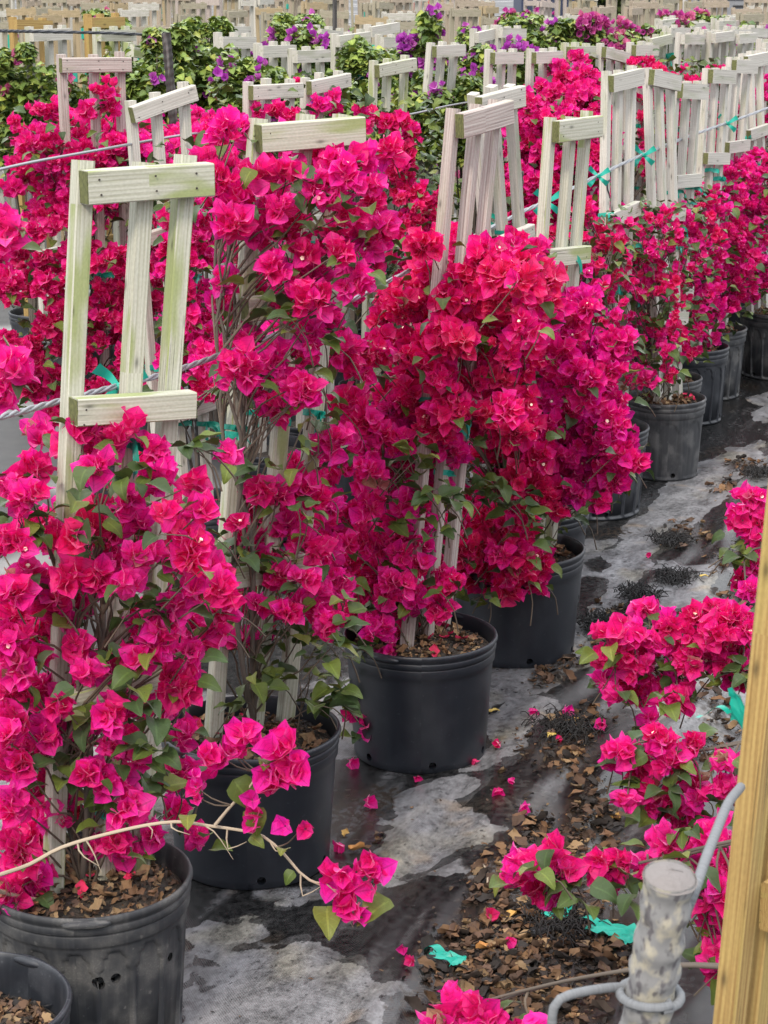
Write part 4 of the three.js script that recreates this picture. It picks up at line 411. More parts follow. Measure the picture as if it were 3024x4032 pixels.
for (const [id, x, z] of [['r1', 1.55, -4.7], ['r2', 1.32, -4.15], ['r3', 1.15, -3.6], ['r4', .97, -3.1], ['r5', .78, -2.6]]) { POT[id] = [x, .26, z]; pot('right', x, z, .36, .30, 'smooth', { r1: 'black pot outside the frame at right, farthest of that row', r2: 'black pot outside the frame at right, second farthest of that row', r3: 'black pot outside the frame at right, middle of that row', r4: 'black pot outside the frame at right, second nearest of that row', r5: 'black pot outside the frame at right, nearest of that row' }[id], 'pots of the right-hand row', false); }
for (const t of D.trellises) { if ('tc'.includes(t[0][0]) && t[0][0] === 't') continue; const far = t[0][0] === 'c'; POT[t[0]] = [t[1], .26, t[3]]; pot('rows', t[1], t[3], .33, .29, 'row', far ? `black pot number ${cOrder.indexOf(t[0]) + 1} of ${cOrder.length} from the left, under the green bushes` : `shaded black pot number ${bOrder.indexOf(t[0]) + 1} of ${bOrder.length} from the left in the second row`, far ? 'pots of the middle rows' : 'pots of the second row', false); }

// ------------------------------------------------------------------ bougainvillea: three papery bracts to a flower, heart-shaped leaves
function bract(f, nu, nv, open, curl) {
  const L = 0.036 * rr(.9, 1.12, f), W = 0.0175 * rr(.9, 1.15, f), ph = f() * 6, wav = rr(.1, .26, f), tw = rr(-.25, .25, f);
  const cx = [0], cy = [0]; let r = 0.0015, y = 0; const K = 40, path = [[r, y, open]];
  for (let k = 1; k <= K; k++) { const a = open + curl * Math.pow(k / K, 1.6); r += Math.sin(a) * L / K; y += Math.cos(a) * L / K; path.push([r, y, a]); }
  return grid(nu, nv, (u, v) => { const s = v * 2 - 1, [pr, py, a] = path[Math.round(u * K)]; const w = W * Math.pow(Math.max(0, Math.sin(Math.PI * Math.pow(u, .74))), .8) * (1 - .12 * u) + 0.0004; const cup = 0.42 * s * s * w + wav * w * Math.abs(s) * Math.sin(u * 9 + ph + s * 2); const t = s * w;
    return [pr - Math.cos(a) * cup, py + Math.sin(a) * cup, t * Math.cos(tw * u) ]; });
}
function flowerGeo(seed, nu, nv) { const f = rng(seed), op = rr(.16, .62, f), parts = []; for (let k = 0; k < 3; k++) { const g = bract(f, nu, nv, op + rr(-.12, .12, f), rr(-.1, .75, f)); g.rotateY(k * 2.094 + rr(-.2, .2, f)); parts.push(g); } return mergeGeometries(parts); }
const FH = Array.from({ length: 10 }, (_, k) => flowerGeo(100 + k, 7, 4)), FL = Array.from({ length: 5 }, (_, k) => flowerGeo(200 + k, 3, 2));
function leafGeo(seed, nu, nv) { const f = rng(seed), L = 0.052 * rr(.9, 1.1, f), W = 0.021, bend = rr(.3, 1.3, f), fold = rr(.15, .55, f), wv = f() * 6; let x = 0, y = 0; const K = 40, path = []; for (let k = 0; k <= K; k++) { const a = 0.25 - bend * k / K; path.push([x, y]); x += Math.cos(a) * L / K; y += Math.sin(a) * L / K; }
  return grid(nu, nv, (u, v) => { const s = v * 2 - 1, [px, py] = path[Math.round(u * K)], w = W * Math.pow(Math.max(0, Math.sin(Math.PI * Math.pow(u, .58))), .72) * (1 - .3 * u) * 1.12 + .0003; return [px + 0.006 - .004 * Math.abs(s) * (1 - u), py + Math.abs(s) * w * fold + .0018 * Math.sin(u * 11 + wv) * Math.abs(s), s * w]; }); }
const LH = Array.from({ length: 5 }, (_, k) => leafGeo(300 + k, 9, 4)), LL = Array.from({ length: 4 }, (_, k) => leafGeo(400 + k, 4, 2));
const floretGeo = (() => { const p = []; const g = new THREE.CylinderGeometry(.0032, .0012, .016, 5, 1, true); g.translate(0, .008, 0); p.push(g.toNonIndexed()); const c = new THREE.CircleGeometry(.0048, 5); c.rotateX(-Math.PI / 2); c.translate(0, .0165, 0); p.push(c.toNonIndexed()); return mergeGeometries(p); })();
const qY = (dir, spin) => new THREE.Quaternion().setFromUnitVectors(V(0, 1, 0), dir).multiply(new THREE.Quaternion().setFromAxisAngle(V(0, 1, 0), spin));
const eye = camera.position.clone();

function plant(id, label, group, opt = {}) {
  const base = V(...(opt.base ?? POT[id])), f = rng([...id].reduce((a, c) => a * 31 + c.charCodeAt(0), 7)), g = thing('bougainvillea', label, 'plant', [base.x, base.y, base.z], group);
  const cl = (D.clusters[id] ?? []).map((c) => ({ p: V(c[0], c[1], c[2]), r: c[3], col: c[4] }));
  for (const [x, y, z, hx, hy, hz, n, r, col] of D.fills[id] ?? []) for (let k = 0; k < n; k++) cl.push({ p: V(x + rr(-hx, hx, f), Math.max(.12, y + rr(-hy, hy, f)), z + rr(-hz, hz, f)), r: r * rr(.7, 1.2, f), col, fill: true });
  if (id[0] === 'r') for (let k = 0; k < 26; k++) cl.push({ p: V(base.x + rr(-.05, .2, f), base.y + rr(.1, .85, f), base.z + rr(-.16, .16, f)), r: .04, col: 0, fill: true });
  const near = opt.near ?? false, flowers = [], leaves = [], topY = Math.max(.9, ...cl.map((c) => c.p.y)), lx = cl.reduce((s, c) => s + c.p.x, 0) / Math.max(1, cl.length);
  // the far side of the bush, so that it has depth
  if (!opt.spray) for (const c of cl.slice()) if (f() < 0.3) cl.push({ p: c.p.clone().add(V(rr(-.05, .05, f), rr(-.05, .05, f), -rr(.12, .3, f))), r: c.r, col: c.col, back: true });
  const scale = opt.scale ?? 1;
  for (const c of cl) {
    const n = clamp(Math.round((opt.dense ?? 13) * Math.pow(c.r / .036, 1.7)), 1, 26), tone = Math.floor(f() * PINK[c.col].length);
    const out = c.p.clone().sub(V(base.x, c.p.y - .1, base.z)).normalize();
    for (let k = 0; k < n; k++) { const d = V(rr(-1, 1, f), rr(-.8, 1, f), rr(-1, 1, f)).normalize(), p = c.p.clone().addScaledVector(d, c.r * rr(.25, 1.05, f)); const ax = d.multiplyScalar(.9).addScaledVector(out, .45).add(V(rr(-.4, .4, f), rr(-.1, .55, f), rr(-.1, .6, f))).normalize();
      p.addScaledVector(ax, -.02 * scale); flowers.push({ p, ax, s: rr(.68, 1.08, f) * scale, spin: f() * 6.3, col: c.col, tone: f() < .6 ? tone : Math.floor(f() * PINK[c.col].length), v: f() }); const lastF = flowers[flowers.length - 1]; if (f() < .02) { lastF.col = 7; lastF.tone = Math.floor(f() * 3); lastF.s *= .8; } }
    const nl = near ? (f() < .6 ? 1 : 2) : 1; for (let k = 0; k < nl; k++) { const d = V(rr(-1, 1, f), rr(-1, .5, f), rr(-1, 1, f)).normalize(); leaves.push({ p: c.p.clone().addScaledVector(d, c.r * rr(.7, 1.3, f)), d, s: rr(.5, .9, f) }); }
  }
  for (const [x, y, z, r, n] of D.leaves[id] ?? []) for (let k = 0; k < n; k++) { const d = V(rr(-1, 1, f), rr(-1, 1, f), rr(-1, 1, f)).normalize(); leaves.push({ p: V(x, y, z).addScaledVector(d, r * rr(.2, 1, f)), d, s: rr(.6, 1.05, f) }); }
  const lb = D.leafboxes[id]; if (lb) for (let k = 0; k < lb[6] * .55; k++) { const d = V(rr(-1, 1, f), rr(-.6, .8, f), rr(-1, 1, f)).normalize(); leaves.push({ p: V(lb[0] + rr(-1, 1, f) * lb[3], Math.max(.12, lb[1] + rr(-1, 1, f) * lb[4]), lb[2] + rr(-lb[5], lb[5], f)), d, s: rr(.5, .9, f) }); }
  // stems and branches
  const loc = (p) => p.clone().sub(base), stems = [], br = [], ns = opt.spray ? 2 : 3;
  const ends = [];
  if (!opt.spray) for (let k = 0; k < ns; k++) { const e = V(base.x + (lx - base.x) * .5 + rr(-.1, .1, f), topY * rr(.7, .95, f), base.z - rr(.03, .17, f)), s = V(rr(-.03, .03, f), -.03, rr(-.06, 0, f)), pts = [s]; for (let q = 1; q <= 5; q++) pts.push(loc(e).multiplyScalar(q / 5).add(V(rr(-.03, .03, f), 0, rr(-.03, .03, f)))); stems.push(tube(pts, .0062, .0024, 14, 6)); ends.push(pts); }
  if (opt.spray && cl.length) { // a few long shoots arch out of the pot, and the clusters sit on short twigs along them
    const far = cl.filter((c) => !c.fill).sort((p, q) => q.p.distanceTo(base) - p.p.distanceTo(base)), mains = [], cen = far.reduce((s, c) => s.add(c.p), V(0, 0, 0)).multiplyScalar(1 / far.length);
    for (const e of [far[0], far[Math.floor(far.length * .35)]]) { const q = loc(e.p), m = loc(cen).lerp(q, .35); mains.push(new THREE.CatmullRomCurve3([V(rr(-.02, .02, f), -.03, 0), m.clone().multiplyScalar(.35).setY(Math.max(.18, m.y * .75)), m.clone().add(V(0, .02, -.01)), q.add(V(0, -.01, -.015))])); }
    if (id[0] === 'r') for (let k = 0; k < 3; k++) mains.push(new THREE.CatmullRomCurve3([V(rr(-.03, .03, f), -.03, rr(-.03, .03, f)), V(rr(-.04, .1, f), .3, rr(-.08, .08, f)), V(rr(-.04, .16, f), .65, rr(-.1, .1, f)), V(rr(0, .16, f), .9, rr(-.1, .1, f))]));
    for (const c of mains) stems.push(tube(c.getPoints(12), .0055, .002, 24, 6));
    for (const c of cl) { const q = loc(c.p); let best = null, bd = 9; for (const m of mains) for (const p of m.getPoints(40)) { const d = p.distanceTo(q); if (d < bd) { bd = d; best = p; } } br.push(tube([best, best.clone().lerp(q, .5).add(V(rr(-.012, .012, f), .012, rr(-.01, .01, f))), q], .0026, .0013, 6, 5)); } }
  else { let bi = 0; for (const c of cl) { if (!near && bi++ % 3) continue; if ((c.fill || c.back) && f() < .75) continue; const q = loc(c.p), pts = ends[Math.floor(f() * ns)], t = clamp((q.y - .12 - .5 * Math.hypot(q.x, q.z)) / Math.max(.2, pts[5].y), .02, .92) * 5, i = Math.min(4, Math.floor(t)), s = pts[i].clone().lerp(pts[i + 1], t - i);
    const mid = s.clone().lerp(q, .5); mid.y += .04 * rr(-.5, 1.5, f); mid.x += rr(-.03, .03, f); mid.z += rr(-.03, .03, f); br.push(tube([s, s.clone().lerp(mid, .55).add(V(rr(-.015, .015, f), .015, 0)), mid, q], .0028, .0012, 8, 5)); } }
  for (const l of leaves) if (near && f() < .25) { const q = loc(l.p), s = q.clone().add(V(rr(-.08, .08, f), -rr(.04, .12, f), -rr(.0, .08, f))); br.push(tube([s, s.clone().lerp(q, .5).add(V(.008, .01, 0)), q], .0018, .001, 4, 4)); }
  if (stems.length) mesh('stem', mergeGeometries(stems), M.bark, g); if (br.length) mesh('branches', mergeGeometries(br), near ? M.twig : M.bark, g);
  // flowers: the ones that show largest are single pieces, the rest are one mass
  const cam = (o) => o.p.distanceTo(eye); flowers.sort((a, b) => cam(a) - cam(b)); leaves.sort((a, b) => cam(a) - cam(b));
  const nF = Math.min(opt.nf ?? (near ? 300 : 0), flowers.length), nL = Math.min(opt.nl ?? (near ? 120 : 0), leaves.length), G = near || opt.mid ? FH : FL, GL = near || opt.mid ? LH : LL, rest = G.map(() => []), restL = GL.map(() => []), fl = [];
  flowers.forEach((o, k) => { const q = qY(o.ax, o.spin), gi = Math.floor(o.v * G.length); if (k < nF) { const m = mesh('flower', G[gi], BM[o.col][o.tone], g); m.position.copy(loc(o.p)); m.quaternion.copy(q); m.scale.setScalar(o.s); } else { const c = PINK[o.col][o.tone], h = rr(.85, 1.08, f); rest[gi].push({ m: new THREE.Matrix4().compose(loc(o.p), q, V(o.s, o.s, o.s)), c: lin(c[0] * h, c[1] * h, c[2] * h) }); } if (near && f() < .06) fl.push({ m: new THREE.Matrix4().compose(loc(o.p), q, V(o.s, o.s, o.s)) }); });
  rest.forEach((l, k) => l.length && stuff('flowers', G[k], bractWhite, g, l)); if (fl.length) stuff('florets', floretGeo, M.cream, g, fl);
  leaves.forEach((o, k) => { const yaw = Math.atan2(-o.d.z, o.d.x), gi = Math.floor(f() * GL.length), q = new THREE.Quaternion().setFromEuler(new THREE.Euler(rr(-.6, .6, f), yaw, rr(-.7, .35, f), 'YXZ')), ci = Math.floor(f() * (f() < .25 ? 6 : 5)), c = GREEN[ci], h = rr(.8, 1.2, f); if (k < nL) { const m = mesh('leaf', GL[gi], LM[ci], g); m.position.copy(loc(o.p)); m.quaternion.copy(q); m.scale.setScalar(o.s); } else restL[gi].push({ m: new THREE.Matrix4().compose(loc(o.p), q, V(o.s, o.s, o.s)), c: lin(c[0] * h, c[1] * h, c[2] * h) }); });
  restL.forEach((l, k) => l.length && stuff('foliage', GL[k], leafWhite, g, l));
  return g;
}
const ROWA = 'flowering plants along the front row';
const P1 = plant('p1', 'large magenta bougainvillea in the nearest ribbed pot, filling the lower left', ROWA, { near: true, scale: 1.06 });
plant('p0', 'bougainvillea at the left edge with big rosy blooms close to the camera', ROWA, { near: true, scale: .98, spray: true });
plant('p2', 'tall magenta bougainvillea climbing the second nearest trellis', ROWA, { near: true });
plant('p3', 'magenta bougainvillea spilling over the third pot along the walkway', ROWA, { near: true });
plant('p4', 'dense crimson bougainvillea bush, the fullest in the middle of the picture', ROWA, { near: true });
plant('p4b', 'bright magenta bougainvillea right of the crimson bush, hanging over a fluted pot', ROWA, { near: true, nf: 260, nl: 80 });
plant('p5', 'thin airy bougainvillea with scattered red blooms around the greenish trellis', ROWA, { mid: true, near: true, nf: 160, nl: 80, scale: .85, dense: 8 });
plant('p6', 'airy bougainvillea with small red blooms above the dented grey pot', ROWA, { mid: true, near: true, nf: 160, nl: 60, scale: .8, dense: 9 });
plant('p6b', 'red-flowered bougainvillea just behind the one over the dented grey pot', ROWA, { mid: true, nf: 100, nl: 40, scale: .8, dense: 9 });
plant('p7', 'pink bougainvillea over the narrow bluish black pot', ROWA, { mid: true, nf: 120, nl: 40, scale: .9 });
plant('p8', 'pink bougainvillea over the second pot from the right edge', ROWA, { mid: true, nf: 100, nl: 30, scale: .85 });
plant('p9', 'dense pink bougainvillea at the right edge, last of the front row', ROWA, { mid: true, nf: 100, nl: 30, scale: .85 });
const ROWB = 'flowering plants along the second row';
for (const [id, lab] of [['b1', 'wide magenta bougainvillea behind the nearest trellis in the upper left'], ['b2', 'bougainvillea between the two nearest trellises, partly hidden'], ['b3', 'magenta bougainvillea whose top shows left of the second trellis rail'], ['b4', 'small pink blooms around the white twin trellises'], ['b5', 'bougainvillea with a drooping crimson spray below the greenish tall trellis'], ['b6', 'leafy green bougainvillea with few red blooms left of the edge-on trellises'], ['b7', 'pink bougainvillea seen between the edge-on trellises and the greenish one'], ['b8', 'bougainvillea with a tall pink plume behind the greenish open trellis'], ['b10', 'green bougainvillea with scattered red blooms in the upper right'], ['b11', 'bougainvillea with small pink blooms at the upper right edge']]) plant(id, lab, ROWB, { mid: true, nf: ['b1', 'b2', 'b5', 'b8'].includes(id) ? 120 : 40, nl: 40, scale: .92 });
const ROWR = 'sprays reaching in from the right-hand row';
plant('r1', 'small magenta spray at the right edge beside the new wooden post top', ROWR, { near: true, spray: true });
plant('r2', 'long dense magenta spray reaching in from the right above the walkway litter', ROWR, { near: true, spray: true });
plant('r3', 'forked magenta spray with dark leaves right of the walkway, below the long dense one', ROWR, { near: true, spray: true });
plant('r4', 'low magenta spray reaching left behind the ribbed stake', ROWR, { near: true, spray: true });
plant('r5', 'magenta blooms cut off by the bottom edge of the picture', ROWR, { near: true, spray: true, scale: 1.15 });
{ // the long bare branch that arches out over the walkway belongs to the nearest plant
  const o = P1.position, v = (p) => V(p[0], p[1], p[2]).sub(o), f = rng(909), pts = D.arch.map(v), side = D.archside.map(v);
  pts.unshift(V(-.03, -.02, 0), V(-.1, .03, .08), v(D.archstart));
  const b = mesh('arching_branch', mergeGeometries([tube(pts, .0044, .0021, 46, 7), tube(side, .0031, .0014, 14, 6)]), M.palebark, P1); b.userData.label = 'long bare pale branch arching out over the walkway';
  for (let k = 0; k < 12; k++) { const t = rr(.25, .95, f), c = new THREE.CatmullRomCurve3(pts).getPoint(t); mesh('thorn', tube([c, c.clone().add(V(rr(-.015, .03, f), -rr(.0, .04, f), .01)), c.clone().add(V(rr(.0, .05, f), -rr(.01, .06, f), .015))], .0018, .0004, 4, 4), M.palebark, b); }
  D.archfl.forEach(([x, y, z, s], k) => { const p = v([x, y, z]); for (let q = 0; q < (s > .95 ? 4 : 2); q++) { const m = mesh('flower', FH[(k * 3 + q) % 10], BM[3][(k + q) % 3], P1); m.position.copy(p).add(V(rr(-.02, .02, f), rr(-.02, .02, f), rr(-.01, .01, f))); m.quaternion.copy(qY(V(rr(-.6, .6, f), rr(.1, .8, f), rr(.3, 1, f)).normalize(), f() * 6)); m.scale.setScalar(s * .98); }
    let best = pts[0]; for (const c of [...new THREE.CatmullRomCurve3(pts).getPoints(60), ...side]) if (c.distanceTo(p) < best.distanceTo(p)) best = c; mesh('flower_stalk', tube([best, best.clone().lerp(p, .5).add(V(0, -.006, 0)), p], .0016, .001, 4, 4), M.twig, P1); });
  D.archlf.forEach(([x, y, z, s], k) => { const m = mesh('leaf', LH[k % 5], LM[[3, 5, 1][k % 3]], P1); m.position.copy(v([x, y, z])); m.rotation.set(rr(-.5, .8, f), rr(-2.5, -.4, f), rr(-.9, .2, f)); m.scale.setScalar(s * 1.1); });
}
// green bushes with violet flowers between the middle rows
const bushLab = { g1: 'dark green bush with pale pink blooms at the left edge', g2: 'leafy green bush behind the black ribbed stake', g3: 'tall leafy green bush right of the black ribbed stake', g4: 'bush topped with bright violet blooms, top centre', g5: 'green bush among white trellises left of the violet-topped bush', g6: 'green bush dotted with violet blooms behind the leaning white trellis', g7: 'low green bush behind the pink plume', g8: 'large bush covered in pinkish violet blooms, upper right', g9: 'violet-dotted bush right of the pinkish violet one', g10: 'distant green bush with pink specks near the grey car', g11: 'green bush at the upper right edge', g12: 'green bush left of the white twin trellises', g13: 'green bush with few violet blooms above the second trellis rail', g14: 'small violet-flowered bush between two short white trellises', g15: 'green and violet bush among the edge-on far trellises', g16: 'small distant bush with violet blooms, upper left', g17: 'small distant green bush near the top edge, left of centre', g18: 'small distant green bush near the top edge, right of centre', g19: 'green bush behind the pinkish trellis at upper left', g21: 'green bush directly behind the white twin trellises', g22: 'green bush just left of the violet-topped bush', g23: 'distant green bush above the black ribbed stake', g24: 'green bush with violet specks behind the greenish tall trellis', g25: 'green bush right of the leaning white trellis', g20: 'small green bush right of the violet-topped bush' };
for (const [id, x, y, z, rx, ry, nl, nf, col] of D.bushes) {
  const f = rng(id.length * 991 + parseInt(id.slice(1)) * 37), g = thing('bougainvillea_bush', bushLab[id], 'bush', [x, 0, z], 'green bushes between the middle rows'), L = LL.map(() => []), F = FL.map(() => []), rz = Math.max(.22, rx * .8), br = [];
  const lobes = Array.from({ length: 14 }, () => [rr(-.95, .95, f), rr(-.8, .9, f), rr(-.6, .6, f), rr(.12, .44, f)]);
  for (let k = 0; k < nl * 21; k++) { const [a, b, c, r] = lobes[k % 14], d = V(rr(-1, 1, f), rr(-1, 1, f), rr(-1, 1, f)).normalize().multiplyScalar(r * Math.pow(f(), .33)); const p = V((a + d.x) * rx, y + (b + d.y) * ry, (c + d.z) * rz); if (f() < .3) p.set(rr(-1, 1, f) * rx * 1.1, rr(y - ry * 1.2, y + ry * (.4 + .6 * noise.noise(p.x * 9, 3, z)), f), rr(-1, 1, f) * rz * .7); const ci = GREEN[[0, 1, 1, 3, 3, 5, 2][Math.floor(f() * 7)]], h = rr(1.3, 2.3, f); L[k % 4].push({ m: new THREE.Matrix4().compose(p, new THREE.Quaternion().setFromEuler(new THREE.Euler(rr(-.7, .7, f), f() * 6.3, rr(-.8, .3, f), 'YXZ')), V(1, 1, 1).multiplyScalar(rr(.45, .85, f))), c: lin(ci[0] * h, ci[1] * h, ci[2] * h) }); }
  for (let k = 0; k < nf; k++) { const [a, b, c, r] = lobes[Math.floor(f() * 14)], d = V(rr(-1, 1, f), rr(-.2, 1, f), rr(-.2, 1, f)).normalize(), p = V((a + d.x * r) * rx, y + (b + d.y * r) * ry, (c + d.z * r) * rz); for (let q = 0; q < 4; q++) { const cc = PINK[col][Math.floor(f() * 3)], s = rr(.7, 1.05, f); F[(k + q) % 5].push({ m: new THREE.Matrix4().compose(p.clone().add(V(rr(-.03, .03, f), rr(-.03, .03, f), rr(-.03, .03, f))), qY(d.clone().add(V(rr(-.5, .5, f), .3, .4)).normalize(), f() * 6), V(s, s, s)), c: lin(...cc) }); } }
  for (let k = 0; k < 9; k++) { const e = V(rr(-.7, .7, f) * rx, y + rr(-.2, .7, f) * ry, rr(-.5, .5, f) * rz); br.push(tube([V(rr(-.05, .05, f), .01, rr(-.05, .05, f)), V(e.x * .3, e.y * .4, e.z * .3), V(e.x * .8, e.y * .7, e.z * .7), e], .008, .002, 8, 5)); }
  mesh('stems', mergeGeometries(br), M.bark, g); L.forEach((l, k) => stuff('foliage', LL[k], leafWhite, g, l)); F.forEach((l, k) => l.length && stuff('flowers', FL[k], bractWhite, g, l));
}

{ // the low green growth among the far trellises, one leafy mass
  const f = rng(515), it = LL.map(() => []), fl = []; for (let k = 0; k < 34000; k++) { const b = -12 + .95 * Math.floor(f() * 14) + rr(-.3, .3, f), a = rr(10, 28, f), [x, z] = abToXZ(a, b); if (-z < 10.8 || -z > 26 || Math.abs(x) > -z * .2 + .4) continue; const top = 1.02 + .5 * fbm(a * 1.2, b * 2, 5, 3), y = Math.max(.15, top - .55 * f() * f() - .1), c = GREEN[Math.floor(f() * 6)], h = rr(.9, 1.7, f); if (f() < .04) { const p = PINK[f() < .5 ? 6 : 5][Math.floor(f() * 3)]; fl.push({ m: mat4(x, y + .04, z, rr(-.6, .6, f), f() * 6, rr(-.6, .6, f), 1.3), c: lin(...p) }); } it[k % 4].push({ m: mat4(x, y, z, rr(-.7, .7, f), f() * 6.3, rr(-.8, .4, f), rr(1, 1.7, f)), c: lin(c[0] * h, c[1] * h, c[2] * h) }); }
  const g = thing('far_shrubs', 'green leafy growth between the packed trellises of the far rows', 'shrubs'); g.userData.kind = 'stuff'; it.forEach((l, k) => stuff('foliage', LL[k], leafWhite, g, l)); stuff('flowers', FL[0], bractWhite, g, fl);
}

// ------------------------------------------------------------------ cables and stakes
function cable(name, label, pts, r, mat) { const c = new THREE.CatmullRomCurve3(pts.map((p) => V(...p))), L = c.getLength(), n = Math.ceil(L / .012), parts = [];
  if (r > .004) for (let s = 0; s < 3; s++) { const q = []; for (let i = 0; i <= n; i++) { const p = c.getPoint(i / n), a = i * .3 + s * 2.094; q.push(p.add(V(Math.cos(a) * r * .42, Math.sin(a) * r * .55, Math.sin(a) * .2 * r))); } parts.push(tube(q, r * .62, r * .62, n, 5)); } else parts.push(tube(c.getPoints(60), r, r, 80, 5));
  return tag(mesh(name, mergeGeometries(parts), mat, scene), label, 'cable', 'support cables'); }
cable('support_cable', 'twisted grey steel cable running along the front row of trellises', D.wireA, .0055, M.wire);
cable('support_cable', 'cable behind the magenta bush in the upper left', D.wireB, .004, M.wire);
cable('support_cable', 'cable running behind the drooping crimson spray to the upper right', D.wireB2, .004, M.wire);
cable('support_cable', 'black cable tied to trellises at the far upper left', D.wireC, .006, M.blackwire);
cable('support_cable', 'cable crossing the upper right edge between far trellises', D.wireD, .004, M.wire);
function ribbedStake(label, top, bot, r) { const T = V(...top), B = V(...bot), L = T.distanceTo(B), g = grid(Math.ceil(L / .007), 18, (u, v) => { const a = v * 6.28319, y = u * L, k = Math.abs(((y / .026 + v) % 1) - .5) < .16 ? 1.16 : 1; return [Math.cos(a) * r * k, y, Math.sin(a) * r * k]; }); const cap = new THREE.CircleGeometry(r * 1.05, 18); cap.rotateX(-Math.PI / 2); cap.translate(0, L, 0); const all = mergeGeometries([g, cap]); all.computeVertexNormals(); const t = thing('ribbed_stake', label, 'stake', bot, 'black ribbed stakes'); const m = mesh('rod', all, M.rebar, t); m.quaternion.setFromUnitVectors(V(0, 1, 0), T.clone().sub(B).normalize()); m.material.side = THREE.DoubleSide; return t; }
ribbedStake('short black ribbed stake holding the cable behind the edge-on trellises', D.stakeA, [D.stakeA[0], 0, D.stakeA[2]], .0145);
{ const s = D.stakeB, k = 1.593 / .331; ribbedStake('tall black ribbed stake in front of the leafy green bush at left', [s[0], s[1], s[2]], [s[0] + .019 * k, 0, s[2]], .0145); }
tag(mesh('thin_pole', (() => { const g = new THREE.CylinderGeometry(.011, .011, 2, 8); g.translate(0, 1, 0); return g; })(), M.rebar, scene, [D.stakeD[0], 0, D.stakeD[2]]), 'thin dark pole rising past the top edge among the far trellises', 'pole');
// a bow of tape knotted on the cable
function bow(label, c, s) { const parts = []; for (const a of [0.5, 2.4, 3.9, 5.6]) parts.push(grid(6, 2, (u, v) => { const e = u * .06 * s, w = (v - .5) * .02 * s * (0.5 + u * .8); return [Math.cos(a) * e - Math.sin(a) * w, Math.sin(a) * e + Math.cos(a) * w, .01 * Math.sin(u * 5 + a) + .006]; })); const k = new THREE.SphereGeometry(.009 * s, 8, 6); k.translate(0, 0, .006); parts.push(k); const m = mesh('tape_bow', mergeGeometries(parts.map((q) => { const r = q.index ? q.toNonIndexed() : q; return r; })), M.tape, scene, c); return tag(m, label, 'tape', 'tape bows on the cable'); }
{ const at = (i, t) => V(...D.wireA[i]).lerp(V(...D.wireA[i + 1]), t).add(V(0, 0, .008)).toArray();
  bow('teal tape bow tied to the cable between the two paint-side edge-on trellises', at(12, .1), 0.8); bow('teal tape bow on the cable beside the short black stake', at(9, .75), .8); bow('teal tape knot on the cable at the nearest trellis', at(3, .0), .9); bow('teal tape bow on the cable left of the paint-marked trellis', at(10, .9), .7); bow('teal tape bow on the cable near the last front-row trellises', at(14, .6), .8); }

